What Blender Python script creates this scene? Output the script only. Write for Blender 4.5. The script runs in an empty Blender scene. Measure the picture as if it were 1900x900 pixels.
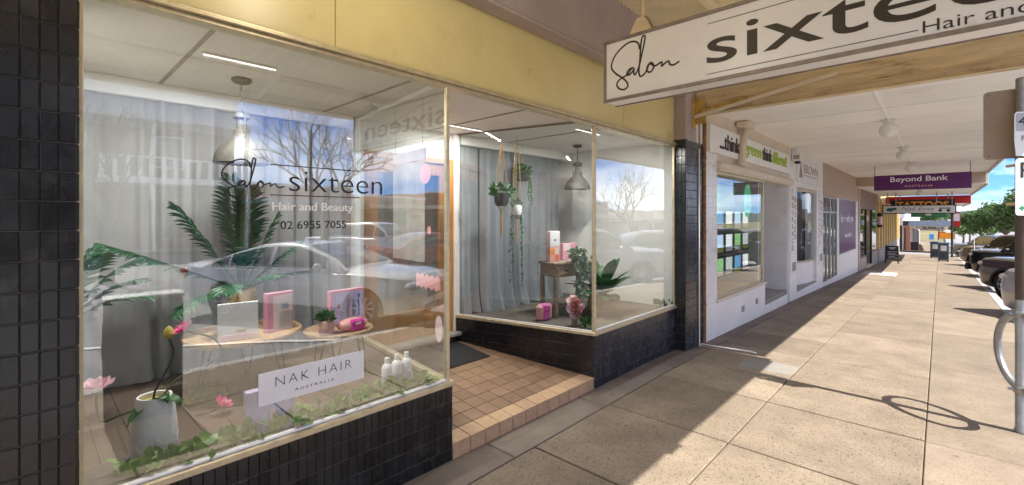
import bpy, bmesh, math, random
from mathutils import Vector, Matrix
random.seed(7)
R = math.radians
scene = bpy.context.scene
col = scene.collection
EYE = 1.7

# ---------------------------------------------------------------- camera, sky, sun, exposure
cam_data = bpy.data.cameras.new('camera')
cam_data.sensor_width = 36.0
cam_data.lens = 16.01
cam_data.shift_y = -48.0 / 1900.0
cam_data.clip_start = 0.03
cam_data.clip_end = 9000
cam = bpy.data.objects.new('camera', cam_data)
cam.location = (0, 0, EYE)
cam.rotation_euler = (R(90), 0, R(43.2))
col.objects.link(cam)
scene.camera = cam

SUN_EL, SUN_ROT = 49.0, 90.0
world = bpy.data.worlds.new('World')
scene.world = world
world.use_nodes = True
wn, wl = world.node_tree.nodes, world.node_tree.links
wn.clear()
w_out = wn.new('ShaderNodeOutputWorld')
w_bg = wn.new('ShaderNodeBackground')
w_sky = wn.new('ShaderNodeTexSky')
w_sky.sky_type = 'NISHITA'
w_sky.sun_disc = False
w_sky.sun_elevation = R(SUN_EL)
w_sky.sun_rotation = R(SUN_ROT)
w_sky.air_density = 0.8
w_sky.dust_density = 0.0
w_sky.ozone_density = 2.0
w_sky.altitude = 800
w_bg.inputs['Strength'].default_value = 0.15
# scattered fair-weather cloud over the whole dome
w_tc = wn.new('ShaderNodeTexCoord')
w_map = wn.new('ShaderNodeMapping')
w_map.inputs['Scale'].default_value = (2.2, 2.2, 6.0)
w_noise = wn.new('ShaderNodeTexNoise')
w_noise.inputs['Scale'].default_value = 1.7
w_noise.inputs['Detail'].default_value = 7.0
w_noise.inputs['Roughness'].default_value = 0.55
w_ramp = wn.new('ShaderNodeValToRGB')
w_ramp.color_ramp.elements[0].position = 0.43
w_ramp.color_ramp.elements[1].position = 0.64
w_mix = wn.new('ShaderNodeMixRGB')
w_mix.inputs['Color2'].default_value = (4.6, 4.5, 4.4, 1)
w_mul = wn.new('ShaderNodeMath')
w_mul.operation = 'MULTIPLY'
w_mul.inputs[1].default_value = 0.75
wl.new(w_tc.outputs['Generated'], w_map.inputs['Vector'])
wl.new(w_map.outputs['Vector'], w_noise.inputs['Vector'])
wl.new(w_noise.outputs['Fac'], w_ramp.inputs['Fac'])
wl.new(w_ramp.outputs['Color'], w_mul.inputs[0])
wl.new(w_mul.outputs['Value'], w_mix.inputs['Fac'])
w_tint = wn.new('ShaderNodeMixRGB'); w_tint.blend_type = 'MULTIPLY'; w_tint.inputs['Fac'].default_value = 1
w_tint.inputs['Color2'].default_value = (0.10, 0.185, 0.34, 1)      # clear deep blue between the clouds
wl.new(w_sky.outputs['Color'], w_tint.inputs['Color1'])
wl.new(w_tint.outputs['Color'], w_mix.inputs['Color1'])
wl.new(w_mix.outputs['Color'], w_bg.inputs['Color'])
wl.new(w_bg.outputs['Background'], w_out.inputs['Surface'])

sun_data = bpy.data.lights.new('sun', 'SUN')
sun_data.energy = 2.4
sun_data.angle = R(0.5)
sun_data.color = (1.0, 0.95, 0.87)
sun = bpy.data.objects.new('sun', sun_data)
sun.rotation_euler = (R(1.2), R(90 - SUN_EL), 0)
col.objects.link(sun)

scene.view_settings.view_transform = 'Standard'
scene.view_settings.look = 'None'
scene.view_settings.gamma = 1.0
scene.view_settings.exposure = 2.22
scene.cycles.max_bounces = 12
scene.cycles.diffuse_bounces = 6
scene.cycles.glossy_bounces = 5
scene.cycles.transparent_max_bounces = 16
scene.cycles.caustics_reflective = False
scene.cycles.caustics_refractive = False
scene.cycles.sample_clamp_indirect = 6.0

# ---------------------------------------------------------------- materials
MATS = {}
def mat(name, color, rough=0.6, metal=0.0, vary=0.0, scale=6.0, bump=0.0, bscale=60.0, spec=0.5, rand=0.0,
        color2=None, c2lo=0.5, c2hi=0.7, c2scale=3.0, emit=None, translucent=0.0, coat=0.0, stretch=(1, 1, 1)):
    if name in MATS: return MATS[name]
    m = bpy.data.materials.new(name); m.use_nodes = True
    n, l = m.node_tree.nodes, m.node_tree.links
    p = n['Principled BSDF']
    p.inputs['Roughness'].default_value = rough
    p.inputs['Metallic'].default_value = metal
    p.inputs['Specular IOR Level'].default_value = spec
    p.inputs['Coat Weight'].default_value = coat
    c = (*color, 1)
    p.inputs['Base Color'].default_value = c
    geo = n.new('ShaderNodeNewGeometry')
    mp = n.new('ShaderNodeMapping'); mp.inputs['Scale'].default_value = stretch
    l.new(geo.outputs['Position'], mp.inputs['Vector'])
    last = None
    if vary > 0:
        t = n.new('ShaderNodeTexNoise'); t.inputs['Scale'].default_value = scale; t.inputs['Detail'].default_value = 6
        t.inputs['Roughness'].default_value = 0.65
        l.new(mp.outputs['Vector'], t.inputs['Vector'])
        mr = n.new('ShaderNodeMapRange')
        mr.inputs['From Min'].default_value = 0.3; mr.inputs['From Max'].default_value = 0.7
        mr.inputs['To Min'].default_value = 1 - vary; mr.inputs['To Max'].default_value = 1 + vary
        l.new(t.outputs['Fac'], mr.inputs['Value'])
        mx = n.new('ShaderNodeMixRGB'); mx.blend_type = 'MULTIPLY'; mx.inputs['Fac'].default_value = 1
        mx.inputs['Color1'].default_value = c
        l.new(mr.outputs['Result'], mx.inputs['Color2'])
        last = mx.outputs['Color']
        rr = n.new('ShaderNodeMapRange')
        rr.inputs['To Min'].default_value = max(0.02, rough - 0.12); rr.inputs['To Max'].default_value = min(1, rough + 0.12)
        l.new(t.outputs['Fac'], rr.inputs['Value']); l.new(rr.outputs['Result'], p.inputs['Roughness'])
    if rand > 0:
        oi = n.new('ShaderNodeObjectInfo')
        mr = n.new('ShaderNodeMapRange')
        mr.inputs['To Min'].default_value = 1 - rand; mr.inputs['To Max'].default_value = 1 + rand
        l.new(oi.outputs['Random'], mr.inputs['Value'])
        mx = n.new('ShaderNodeMixRGB'); mx.blend_type = 'MULTIPLY'; mx.inputs['Fac'].default_value = 1
        if last: l.new(last, mx.inputs['Color1'])
        else: mx.inputs['Color1'].default_value = c
        l.new(mr.outputs['Result'], mx.inputs['Color2'])
        last = mx.outputs['Color']
    if color2:
        t = n.new('ShaderNodeTexNoise'); t.inputs['Scale'].default_value = c2scale; t.inputs['Detail'].default_value = 9
        t.inputs['Roughness'].default_value = 0.7
        l.new(mp.outputs['Vector'], t.inputs['Vector'])
        mr = n.new('ShaderNodeMapRange')
        mr.inputs['From Min'].default_value = c2lo; mr.inputs['From Max'].default_value = c2hi
        l.new(t.outputs['Fac'], mr.inputs['Value'])
        mx = n.new('ShaderNodeMixRGB')
        if last: l.new(last, mx.inputs['Color1'])
        else: mx.inputs['Color1'].default_value = c
        mx.inputs['Color2'].default_value = (*color2, 1)
        l.new(mr.outputs['Result'], mx.inputs['Fac'])
        last = mx.outputs['Color']
    if last: l.new(last, p.inputs['Base Color'])
    if bump > 0:
        t = n.new('ShaderNodeTexNoise'); t.inputs['Scale'].default_value = bscale; t.inputs['Detail'].default_value = 5
        l.new(mp.outputs['Vector'], t.inputs['Vector'])
        b = n.new('ShaderNodeBump'); b.inputs['Strength'].default_value = bump; b.inputs['Distance'].default_value = 0.01
        l.new(t.outputs['Fac'], b.inputs['Height']); l.new(b.outputs['Normal'], p.inputs['Normal'])
    if emit:
        p.inputs['Emission Color'].default_value = (*emit[0], 1); p.inputs['Emission Strength'].default_value = emit[1]
    if translucent > 0:
        tr = n.new('ShaderNodeBsdfTranslucent'); ms = n.new('ShaderNodeMixShader')
        ms.inputs['Fac'].default_value = translucent
        if last: l.new(last, tr.inputs['Color'])
        else: tr.inputs['Color'].default_value = c
        l.new(p.outputs['BSDF'], ms.inputs[1]); l.new(tr.outputs['BSDF'], ms.inputs[2])
        l.new(ms.outputs['Shader'], n['Material Output'].inputs['Surface'])
    MATS[name] = m
    return m

def glass_mat(name, tint=(0.95, 0.97, 0.96), ior=1.55, rough=0.0):
    m = bpy.data.materials.new(name); m.use_nodes = True
    n, l = m.node_tree.nodes, m.node_tree.links
    n.remove(n['Principled BSDF'])
    tr = n.new('ShaderNodeBsdfTransparent'); tr.inputs['Color'].default_value = (*tint, 1)
    gl = n.new('ShaderNodeBsdfGlossy'); gl.inputs['Roughness'].default_value = rough
    gl.inputs['Color'].default_value = (1, 1, 1, 1)
    fr = n.new('ShaderNodeFresnel')
    # the same air-to-glass reflectance on both faces of the thin pane
    g0 = n.new('ShaderNodeNewGeometry'); io = n.new('ShaderNodeMapRange')
    io.inputs['To Min'].default_value = ior; io.inputs['To Max'].default_value = 1.0 / ior
    l.new(g0.outputs['Backfacing'], io.inputs['Value']); l.new(io.outputs['Result'], fr.inputs['IOR'])
    # old float glass: the panes are not perfectly flat
    t = n.new('ShaderNodeTexNoise'); t.inputs['Scale'].default_value = 1.6; t.inputs['Detail'].default_value = 2
    geo = n.new('ShaderNodeNewGeometry'); l.new(geo.outputs['Position'], t.inputs['Vector'])
    b = n.new('ShaderNodeBump'); b.inputs['Strength'].default_value = 0.12; b.inputs['Distance'].default_value = 0.01
    l.new(t.outputs['Fac'], b.inputs['Height']); l.new(b.outputs['Normal'], gl.inputs['Normal'])
    ms = n.new('ShaderNodeMixShader')
    l.new(fr.outputs['Fac'], ms.inputs['Fac']); l.new(tr.outputs['BSDF'], ms.inputs[1]); l.new(gl.outputs['BSDF'], ms.inputs[2])
    l.new(ms.outputs['Shader'], n['Material Output'].inputs['Surface'])
    MATS[name] = m
    return m

def aggregate_mat(name, color, speck, amount, rough=0.85, big=0.12, warm=None):
    """exposed-aggregate concrete: pale matrix, dark stone chips, blotches, the odd dark spot"""
    m = bpy.data.materials.new(name); m.use_nodes = True
    n, l = m.node_tree.nodes, m.node_tree.links
    p = n['Principled BSDF']; p.inputs['Roughness'].default_value = rough; p.inputs['Specular IOR Level'].default_value = 0.3
    geo = n.new('ShaderNodeNewGeometry')
    oi = n.new('ShaderNodeObjectInfo')
    v = n.new('ShaderNodeTexVoronoi'); v.inputs['Scale'].default_value = 80; v.inputs['Randomness'].default_value = 1
    mpv = n.new('ShaderNodeMapping'); mpv.inputs['Rotation'].default_value = (0, 0, 0.6); mpv.inputs['Scale'].default_value = (1.0, 0.62, 1)
    nw = n.new('ShaderNodeTexNoise'); nw.inputs['Scale'].default_value = 30
    addv = n.new('ShaderNodeVectorMath'); addv.operation = 'MULTIPLY_ADD'; addv.inputs[1].default_value = (0.03, 0.03, 0.03)
    l.new(geo.outputs['Position'], nw.inputs['Vector']); l.new(nw.outputs['Color'], addv.inputs[0]); l.new(geo.outputs['Position'], addv.inputs[2])
    l.new(addv.outputs[0], mpv.inputs['Vector']); l.new(mpv.outputs['Vector'], v.inputs['Vector'])
    sp = n.new('ShaderNodeMapRange'); sp.inputs['From Min'].default_value = 0.16; sp.inputs['From Max'].default_value = 0.34
    sp.inputs['To Min'].default_value = 1; sp.inputs['To Max'].default_value = 0
    l.new(v.outputs['Distance'], sp.inputs['Value'])
    sel = n.new('ShaderNodeSeparateColor'); l.new(v.outputs['Color'], sel.inputs['Color'])
    th = n.new('ShaderNodeMapRange'); th.inputs['From Min'].default_value = 0.30; th.inputs['From Max'].default_value = 0.5
    l.new(sel.outputs['Red'], th.inputs['Value'])
    mu = n.new('ShaderNodeMath'); mu.operation = 'MULTIPLY'; l.new(sp.outputs['Result'], mu.inputs[0]); l.new(th.outputs['Result'], mu.inputs[1])
    mu2 = n.new('ShaderNodeMath'); mu2.operation = 'MULTIPLY'; mu2.inputs[1].default_value = amount; l.new(mu.outputs[0], mu2.inputs[0])
    t = n.new('ShaderNodeTexNoise'); t.inputs['Scale'].default_value = 2.3; t.inputs['Detail'].default_value = 9; t.inputs['Roughness'].default_value = 0.7
    l.new(geo.outputs['Position'], t.inputs['Vector'])
    mr = n.new('ShaderNodeMapRange'); mr.inputs['From Min'].default_value = 0.3; mr.inputs['From Max'].default_value = 0.7
    mr.inputs['To Min'].default_value = 1 - big; mr.inputs['To Max'].default_value = 1 + big
    l.new(t.outputs['Fac'], mr.inputs['Value'])
    ro = n.new('ShaderNodeMapRange'); ro.inputs['To Min'].default_value = 0.84; ro.inputs['To Max'].default_value = 1.1
    l.new(oi.outputs['Random'], ro.inputs['Value'])
    mm = n.new('ShaderNodeMath'); mm.operation = 'MULTIPLY'; l.new(mr.outputs['Result'], mm.inputs[0]); l.new(ro.outputs['Result'], mm.inputs[1])
    base = n.new('ShaderNodeMixRGB'); base.blend_type = 'MULTIPLY'; base.inputs['Fac'].default_value = 1
    base.inputs['Color1'].default_value = (*color, 1); l.new(mm.outputs[0], base.inputs['Color2'])
    fine = n.new('ShaderNodeTexNoise'); fine.inputs['Scale'].default_value = 180; fine.inputs['Detail'].default_value = 3
    l.new(geo.outputs['Position'], fine.inputs['Vector'])
    fr = n.new('ShaderNodeMapRange'); fr.inputs['To Min'].default_value = 0.72; fr.inputs['To Max'].default_value = 1.28
    l.new(fine.outputs['Fac'], fr.inputs['Value'])
    b2 = n.new('ShaderNodeMixRGB'); b2.blend_type = 'MULTIPLY'; b2.inputs['Fac'].default_value = 1
    l.new(base.outputs['Color'], b2.inputs['Color1']); l.new(fr.outputs['Result'], b2.inputs['Color2'])
    # broken, irregular chips of a second size
    nz = n.new('ShaderNodeTexNoise'); nz.inputs['Scale'].default_value = 58; nz.inputs['Detail'].default_value = 5; nz.inputs['Roughness'].default_value = 0.6
    l.new(mpv.outputs['Vector'], nz.inputs['Vector'])
    nr = n.new('ShaderNodeMapRange'); nr.inputs['From Min'].default_value = 0.56; nr.inputs['From Max'].default_value = 0.66
    nr.inputs['To Max'].default_value = 0.62 * amount
    l.new(nz.outputs['Fac'], nr.inputs['Value'])
    mx_ = n.new('ShaderNodeMath'); mx_.operation = 'MAXIMUM'; l.new(mu2.outputs[0], mx_.inputs[0]); l.new(nr.outputs['Result'], mx_.inputs[1])
    mu2 = mx_
    mx = n.new('ShaderNodeMixRGB'); l.new(mu2.outputs[0], mx.inputs['Fac']); l.new(b2.outputs['Color'], mx.inputs['Color1']); mx.inputs['Color2'].default_value = (*speck, 1)
    # gum and oil spots
    v2 = n.new('ShaderNodeTexVoronoi'); v2.inputs['Scale'].default_value = 3.3; l.new(addv.outputs[0], v2.inputs['Vector'])
    s2 = n.new('ShaderNodeMapRange'); s2.inputs['From Min'].default_value = 0.04; s2.inputs['From Max'].default_value = 0.075
    s2.inputs['To Min'].default_value = 0.55; s2.inputs['To Max'].default_value = 0
    l.new(v2.outputs['Distance'], s2.inputs['Value'])
    mx2 = n.new('ShaderNodeMixRGB'); l.new(s2.outputs['Result'], mx2.inputs['Fac']); l.new(mx.outputs['Color'], mx2.inputs['Color1']); mx2.inputs['Color2'].default_value = (0.05, 0.04, 0.035, 1)
    l.new(mx2.outputs['Color'], p.inputs['Base Color'])
    bm_ = n.new('ShaderNodeBump'); bm_.inputs['Strength'].default_value = 0.5; bm_.inputs['Distance'].default_value = 0.004
    l.new(fine.outputs['Fac'], bm_.inputs['Height']); l.new(bm_.outputs['Normal'], p.inputs['Normal'])
    MATS[name] = m
    return m

GLASS = glass_mat('shop_glass', (0.95, 0.97, 0.96), 2.1)
GLASS_R = glass_mat('return_glass', (0.93, 0.95, 0.94), 1.6)
GLASS_F = glass_mat('far_shop_glass', (0.8, 0.84, 0.83), 1.6)
AGG = aggregate_mat('aggregate_concrete', (0.250, 0.199, 0.147), (0.035, 0.028, 0.022), 0.9, big=0.24)
AGG2 = aggregate_mat('brushed_concrete', (0.242, 0.193, 0.144), (0.06, 0.048, 0.038), 0.6, big=0.22)
CONC = aggregate_mat('trowelled_concrete', (0.20, 0.165, 0.138), (0.09, 0.09, 0.075), 0.3, big=0.2)
M = dict(
    joint=mat('joint_dirt', (0.045, 0.036, 0.028), 0.95),
    asphalt=mat('asphalt', (0.235, 0.23, 0.225), 0.9, vary=0.25, scale=3, bump=0.3, bscale=120),
    kerb=mat('kerb_concrete', (0.42, 0.40, 0.37), 0.85, vary=0.15, scale=5),
    paint=mat('road_paint', (0.75, 0.74, 0.70), 0.7, vary=0.1),
    btile=mat('black_glazed_tile', (0.016, 0.0165, 0.018), 0.22, rand=0.45, vary=0.35, scale=9, bump=0.06, bscale=14, color2=(0.085, 0.082, 0.078), c2lo=0.55, c2hi=0.95, c2scale=7),
    ntile=mat('navy_glazed_tile', (0.024, 0.028, 0.042), 0.25, rand=0.4, vary=0.35, scale=9, bump=0.06, bscale=14),
    grout=mat('dark_grout', (0.12, 0.105, 0.09), 0.9, vary=0.3),
    ftile=mat('buff_quarry_tile', (0.25, 0.155, 0.094), 0.5, rand=0.17, vary=0.18, scale=14, color2=(0.24, 0.14, 0.075), c2lo=0.52, c2hi=0.8, c2scale=9),
    rtile=mat('pale_nosing_tile', (0.50, 0.33, 0.20), 0.45, rand=0.08, vary=0.14, scale=18),
    fgrout=mat('brown_grout', (0.14, 0.10, 0.075), 0.95),
    alu=mat('gold_anodised_aluminium', (0.62, 0.54, 0.37), 0.38, metal=0.55, vary=0.16, scale=18, color2=(0.30, 0.25, 0.17), c2lo=0.58, c2hi=0.8, c2scale=14),
    yellow=mat('mustard_gloss_paint', (0.70, 0.60, 0.29), 0.30, vary=0.07, scale=1.6, bump=0.03, bscale=9, color2=(0.65, 0.54, 0.26), c2lo=0.55, c2hi=0.85, c2scale=2.2),
    mauve=mat('mauve_render', (0.40, 0.335, 0.32), 0.75, vary=0.1, scale=2.5, bump=0.08, bscale=25),
    ceil=mat('white_ceiling_board', (0.80, 0.78, 0.75), 0.7, vary=0.05, scale=2, color2=(0.5, 0.45, 0.4), c2lo=0.68, c2hi=0.85, c2scale=5),
    white=mat('white_paint', (0.83, 0.82, 0.80), 0.5, vary=0.06, scale=4, color2=(0.60, 0.57, 0.52), c2lo=0.58, c2hi=0.9, c2scale=2.6, bump=0.05, bscale=18),
    soffit=mat('canopy_soffit_board', (0.89, 0.87, 0.84), 0.75, rand=0.05, vary=0.06, scale=1.2, color2=(0.55, 0.46, 0.36), c2lo=0.62, c2hi=0.85, c2scale=1.8),
    tin=mat('cream_corrugated_iron', (0.80, 0.70, 0.48), 0.6, vary=0.12, scale=3, color2=(0.32, 0.2, 0.1), c2lo=0.66, c2hi=0.76, c2scale=6),
    rust=mat('rusty_painted_steel', (0.66, 0.53, 0.34), 0.75, vary=0.2, scale=7, color2=(0.26, 0.12, 0.045), c2lo=0.54, c2hi=0.7, c2scale=4, stretch=(0.35, 1, 2.2), bump=0.25, bscale=40),
    ochre=mat('ochre_painted_steel', (0.52, 0.34, 0.09), 0.6, vary=0.25, scale=10, color2=(0.16, 0.08, 0.03), c2lo=0.54, c2hi=0.66, c2scale=11),
    rustpipe=mat('rusted_downpipe', (0.20, 0.10, 0.045), 0.85, vary=0.4, scale=20, color2=(0.42, 0.26, 0.12), c2lo=0.52, c2hi=0.62, c2scale=16),
    signwhite=mat('sign_acrylic', (0.80, 0.78, 0.76), 0.35, vary=0.05, scale=3, color2=(0.6, 0.57, 0.53), c2lo=0.6, c2hi=0.85, c2scale=4),
    signframe=mat('bronze_sign_frame', (0.24, 0.20, 0.165), 0.5, metal=0.4, vary=0.3, scale=15),
    ink=mat('brown_black_lettering', (0.035, 0.024, 0.014), 0.5),
    black=mat('black_vinyl', (0.012, 0.012, 0.013), 0.5),
    whitev=mat('white_vinyl', (0.85, 0.85, 0.85), 0.5),
    pinkv=mat('pink_vinyl', (0.75, 0.36, 0.34), 0.5),
    purple=mat('purple_sign_face', (0.10, 0.003, 0.115), 0.4),
    purplew=mat('purple_window_film', (0.11, 0.008, 0.125), 0.3),
    orange=mat('orange_stained_timber', (0.50, 0.225, 0.055), 0.4, vary=0.2, scale=5, stretch=(6, 6, 0.6)),
    wood=mat('pale_timber', (0.42, 0.27, 0.15), 0.5, vary=0.3, scale=8, stretch=(1, 5, 5)),
    floor=mat('brown_board_floor', (0.13, 0.095, 0.075), 0.45, vary=0.2, scale=4, rand=0.2, stretch=(8, 1, 1)),
    curtain=mat('grey_sheer_curtain', (0.36, 0.385, 0.43), 0.9, vary=0.08, scale=5, translucent=0.35, bump=0.35, bscale=260),
    curtainw=mat('white_sheer_curtain', (0.52, 0.52, 0.54), 0.9, vary=0.06, scale=5, translucent=0.35, bump=0.35, bscale=260),
    zinc=mat('aged_zinc_lamp', (0.058, 0.054, 0.046), 0.7, metal=0.15, vary=0.35, scale=18),
    galv=mat('galvanised_steel', (0.36, 0.365, 0.37), 0.42, metal=0.75, vary=0.2, scale=12),
    brownpaint=mat('brown_painted_steel', (0.085, 0.06, 0.045), 0.5, vary=0.2, scale=8),
    signback=mat('weathered_sign_back', (0.40, 0.32, 0.26), 0.55, metal=0.3, vary=0.1, scale=4, color2=(0.12, 0.07, 0.04), c2lo=0.62, c2hi=0.75, c2scale=9),
    hairpin=mat('black_steel_rod', (0.02, 0.02, 0.02), 0.45),
    palm=mat('palm_leaf', (0.025, 0.115, 0.048), 0.42, vary=0.3, scale=12, rand=0.25, translucent=0.15),
    leaf=mat('glossy_green_leaf', (0.04, 0.13, 0.035), 0.4, vary=0.35, scale=20, translucent=0.15),
    leafp=mat('pale_ivy_leaf', (0.16, 0.28, 0.08), 0.5, vary=0.35, scale=25, translucent=0.2),
    leafg=mat('grey_green_leaf', (0.17, 0.27, 0.19), 0.55, vary=0.3, scale=25, translucent=0.15),
    stem=mat('green_stem', (0.05, 0.06, 0.02), 0.6),
    vase=mat('matt_white_ceramic', (0.85, 0.82, 0.84), 0.6, bump=0.35, bscale=16),
    lotus=mat('pink_lotus_petal', (0.78, 0.10, 0.36), 0.55, vary=0.3, scale=30, translucent=0.25),
    lotusw=mat('pale_lotus_petal', (0.82, 0.55, 0.62), 0.55, vary=0.2, scale=30, translucent=0.25),
    bud=mat('yellow_bud', (0.50, 0.40, 0.08), 0.6, vary=0.2, scale=40),
    pinkbox=mat('pink_gift_box', (0.72, 0.33, 0.44), 0.45, vary=0.1, scale=6),
    palepink=mat('pale_pink_card', (0.80, 0.62, 0.64), 0.5, vary=0.06, scale=6),
    magenta=mat('magenta_print', (0.55, 0.03, 0.28), 0.45),
    lilac=mat('lilac_box', (0.52, 0.46, 0.72), 0.45, vary=0.15, scale=12),
    blue=mat('blue_print', (0.06, 0.25, 0.60), 0.45),
    paleblue=mat('pale_blue_print', (0.55, 0.66, 0.82), 0.45),
    coral=mat('coral_print', (0.75, 0.20, 0.12), 0.45),
    card=mat('white_card', (0.78, 0.78, 0.78), 0.55, vary=0.05),
    wicker=mat('woven_basket', (0.34, 0.235, 0.12), 0.8, vary=0.35, scale=45, bump=0.6, bscale=80),
    blush=mat('blush_ceramic', (0.62, 0.36, 0.31), 0.6),
    rope=mat('jute_rope', (0.42, 0.26, 0.11), 0.9, vary=0.3, scale=60),
    darkpot=mat('charcoal_pot', (0.03, 0.032, 0.035), 0.5, vary=0.2),
    oldwood=mat('distressed_timber', (0.26, 0.205, 0.155), 0.6, vary=0.4, scale=9, stretch=(4, 1, 4)),
    rosegold=mat('rose_brown_petal', (0.36, 0.10, 0.09), 0.45, vary=0.4, scale=20),
    bottle=mat('white_bottle', (0.80, 0.79, 0.82), 0.3),
    moss=mat('moss', (0.13, 0.16, 0.03), 0.95, vary=0.4, scale=30),
    mat_=mat('charcoal_door_mat', (0.018, 0.018, 0.02), 0.95, bump=0.8, bscale=160),
    stone=mat('grey_stone_sill', (0.30, 0.28, 0.26), 0.7, vary=0.2, scale=8),
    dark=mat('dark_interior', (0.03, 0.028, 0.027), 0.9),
    greyroom=mat('grey_room_paint', (0.30, 0.29, 0.28), 0.9),
    wtile=mat('white_glazed_wall_tile', (0.76, 0.76, 0.77), 0.3, rand=0.03, vary=0.05, scale=3, color2=(0.55, 0.52, 0.48), c2lo=0.62, c2hi=0.85, c2scale=4),
    wgrout=mat('pale_grout', (0.55, 0.54, 0.52), 0.9),
    cream=mat('cream_paint', (0.70, 0.61, 0.50), 0.65, vary=0.08, scale=3),
    tan=mat('tan_render', (0.52, 0.40, 0.31), 0.7, vary=0.07, scale=2),
    ybuild=mat('yellow_stucco', (0.62, 0.46, 0.20), 0.75, vary=0.1, scale=2),
    ybase=mat('grey_stucco_base', (0.33, 0.30, 0.28), 0.8, vary=0.15),
    green=mat('green_sign_disc', (0.03, 0.22, 0.09), 0.4),
    lime=mat('lime_lettering', (0.38, 0.52, 0.03), 0.5),
    red=mat('red_sign_board', (0.50, 0.012, 0.014), 0.45, vary=0.08),
    orangeink=mat('orange_lettering', (0.85, 0.33, 0.02), 0.5),
    teal=mat('teal_print', (0.02, 0.14, 0.15), 0.5),
    bluegrey=mat('blue_grey_fascia', (0.24, 0.28, 0.34), 0.6, vary=0.08),
    chalk=mat('chalkboard', (0.018, 0.02, 0.023), 0.6, vary=0.3, scale=14),
    binp=mat('slate_blue_bin', (0.075, 0.115, 0.15), 0.5, vary=0.1),
    rubber=mat('tyre_rubber', (0.014, 0.014, 0.014), 0.85),
    rim=mat('alloy_rim', (0.50, 0.50, 0.51), 0.3, metal=0.8),
    chrome=mat('chrome', (0.75, 0.75, 0.76), 0.12, metal=1.0),
    trim=mat('black_car_trim', (0.012, 0.012, 0.012), 0.55),
    lampglass=mat('headlight_lens', (0.55, 0.57, 0.60), 0.08, metal=0.4, coat=1.0),
    tail=mat('tail_light', (0.45, 0.01, 0.01), 0.15, coat=1.0),
    carglass=mat('car_window', (0.012, 0.016, 0.018), 0.04, spec=0.9, coat=0.6),
    brick=mat('brick_wall', (0.30, 0.13, 0.085), 0.85, vary=0.25, scale=10),
    bark=mat('pale_bark', (0.16, 0.125, 0.095), 0.9, vary=0.35, scale=10, bump=0.4, bscale=30),
    foliage=mat('tree_foliage', (0.085, 0.15, 0.035), 0.7, vary=0.45, scale=1.2, translucent=0.25),
    hill=mat('wooded_hill', (0.03, 0.045, 0.035), 0.95, vary=0.5, scale=0.05),
    grass=mat('dry_grass', (0.16, 0.14, 0.06), 0.95, vary=0.3, scale=0.1),
    globe=mat('opal_glass_globe', (0.80, 0.78, 0.74), 0.25, vary=0.06, scale=10, color2=(0.35, 0.28, 0.2), c2lo=0.6, c2hi=0.9, c2scale=14),
    stain=mat('brown_print', (0.30, 0.115, 0.07), 0.6),
)

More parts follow.
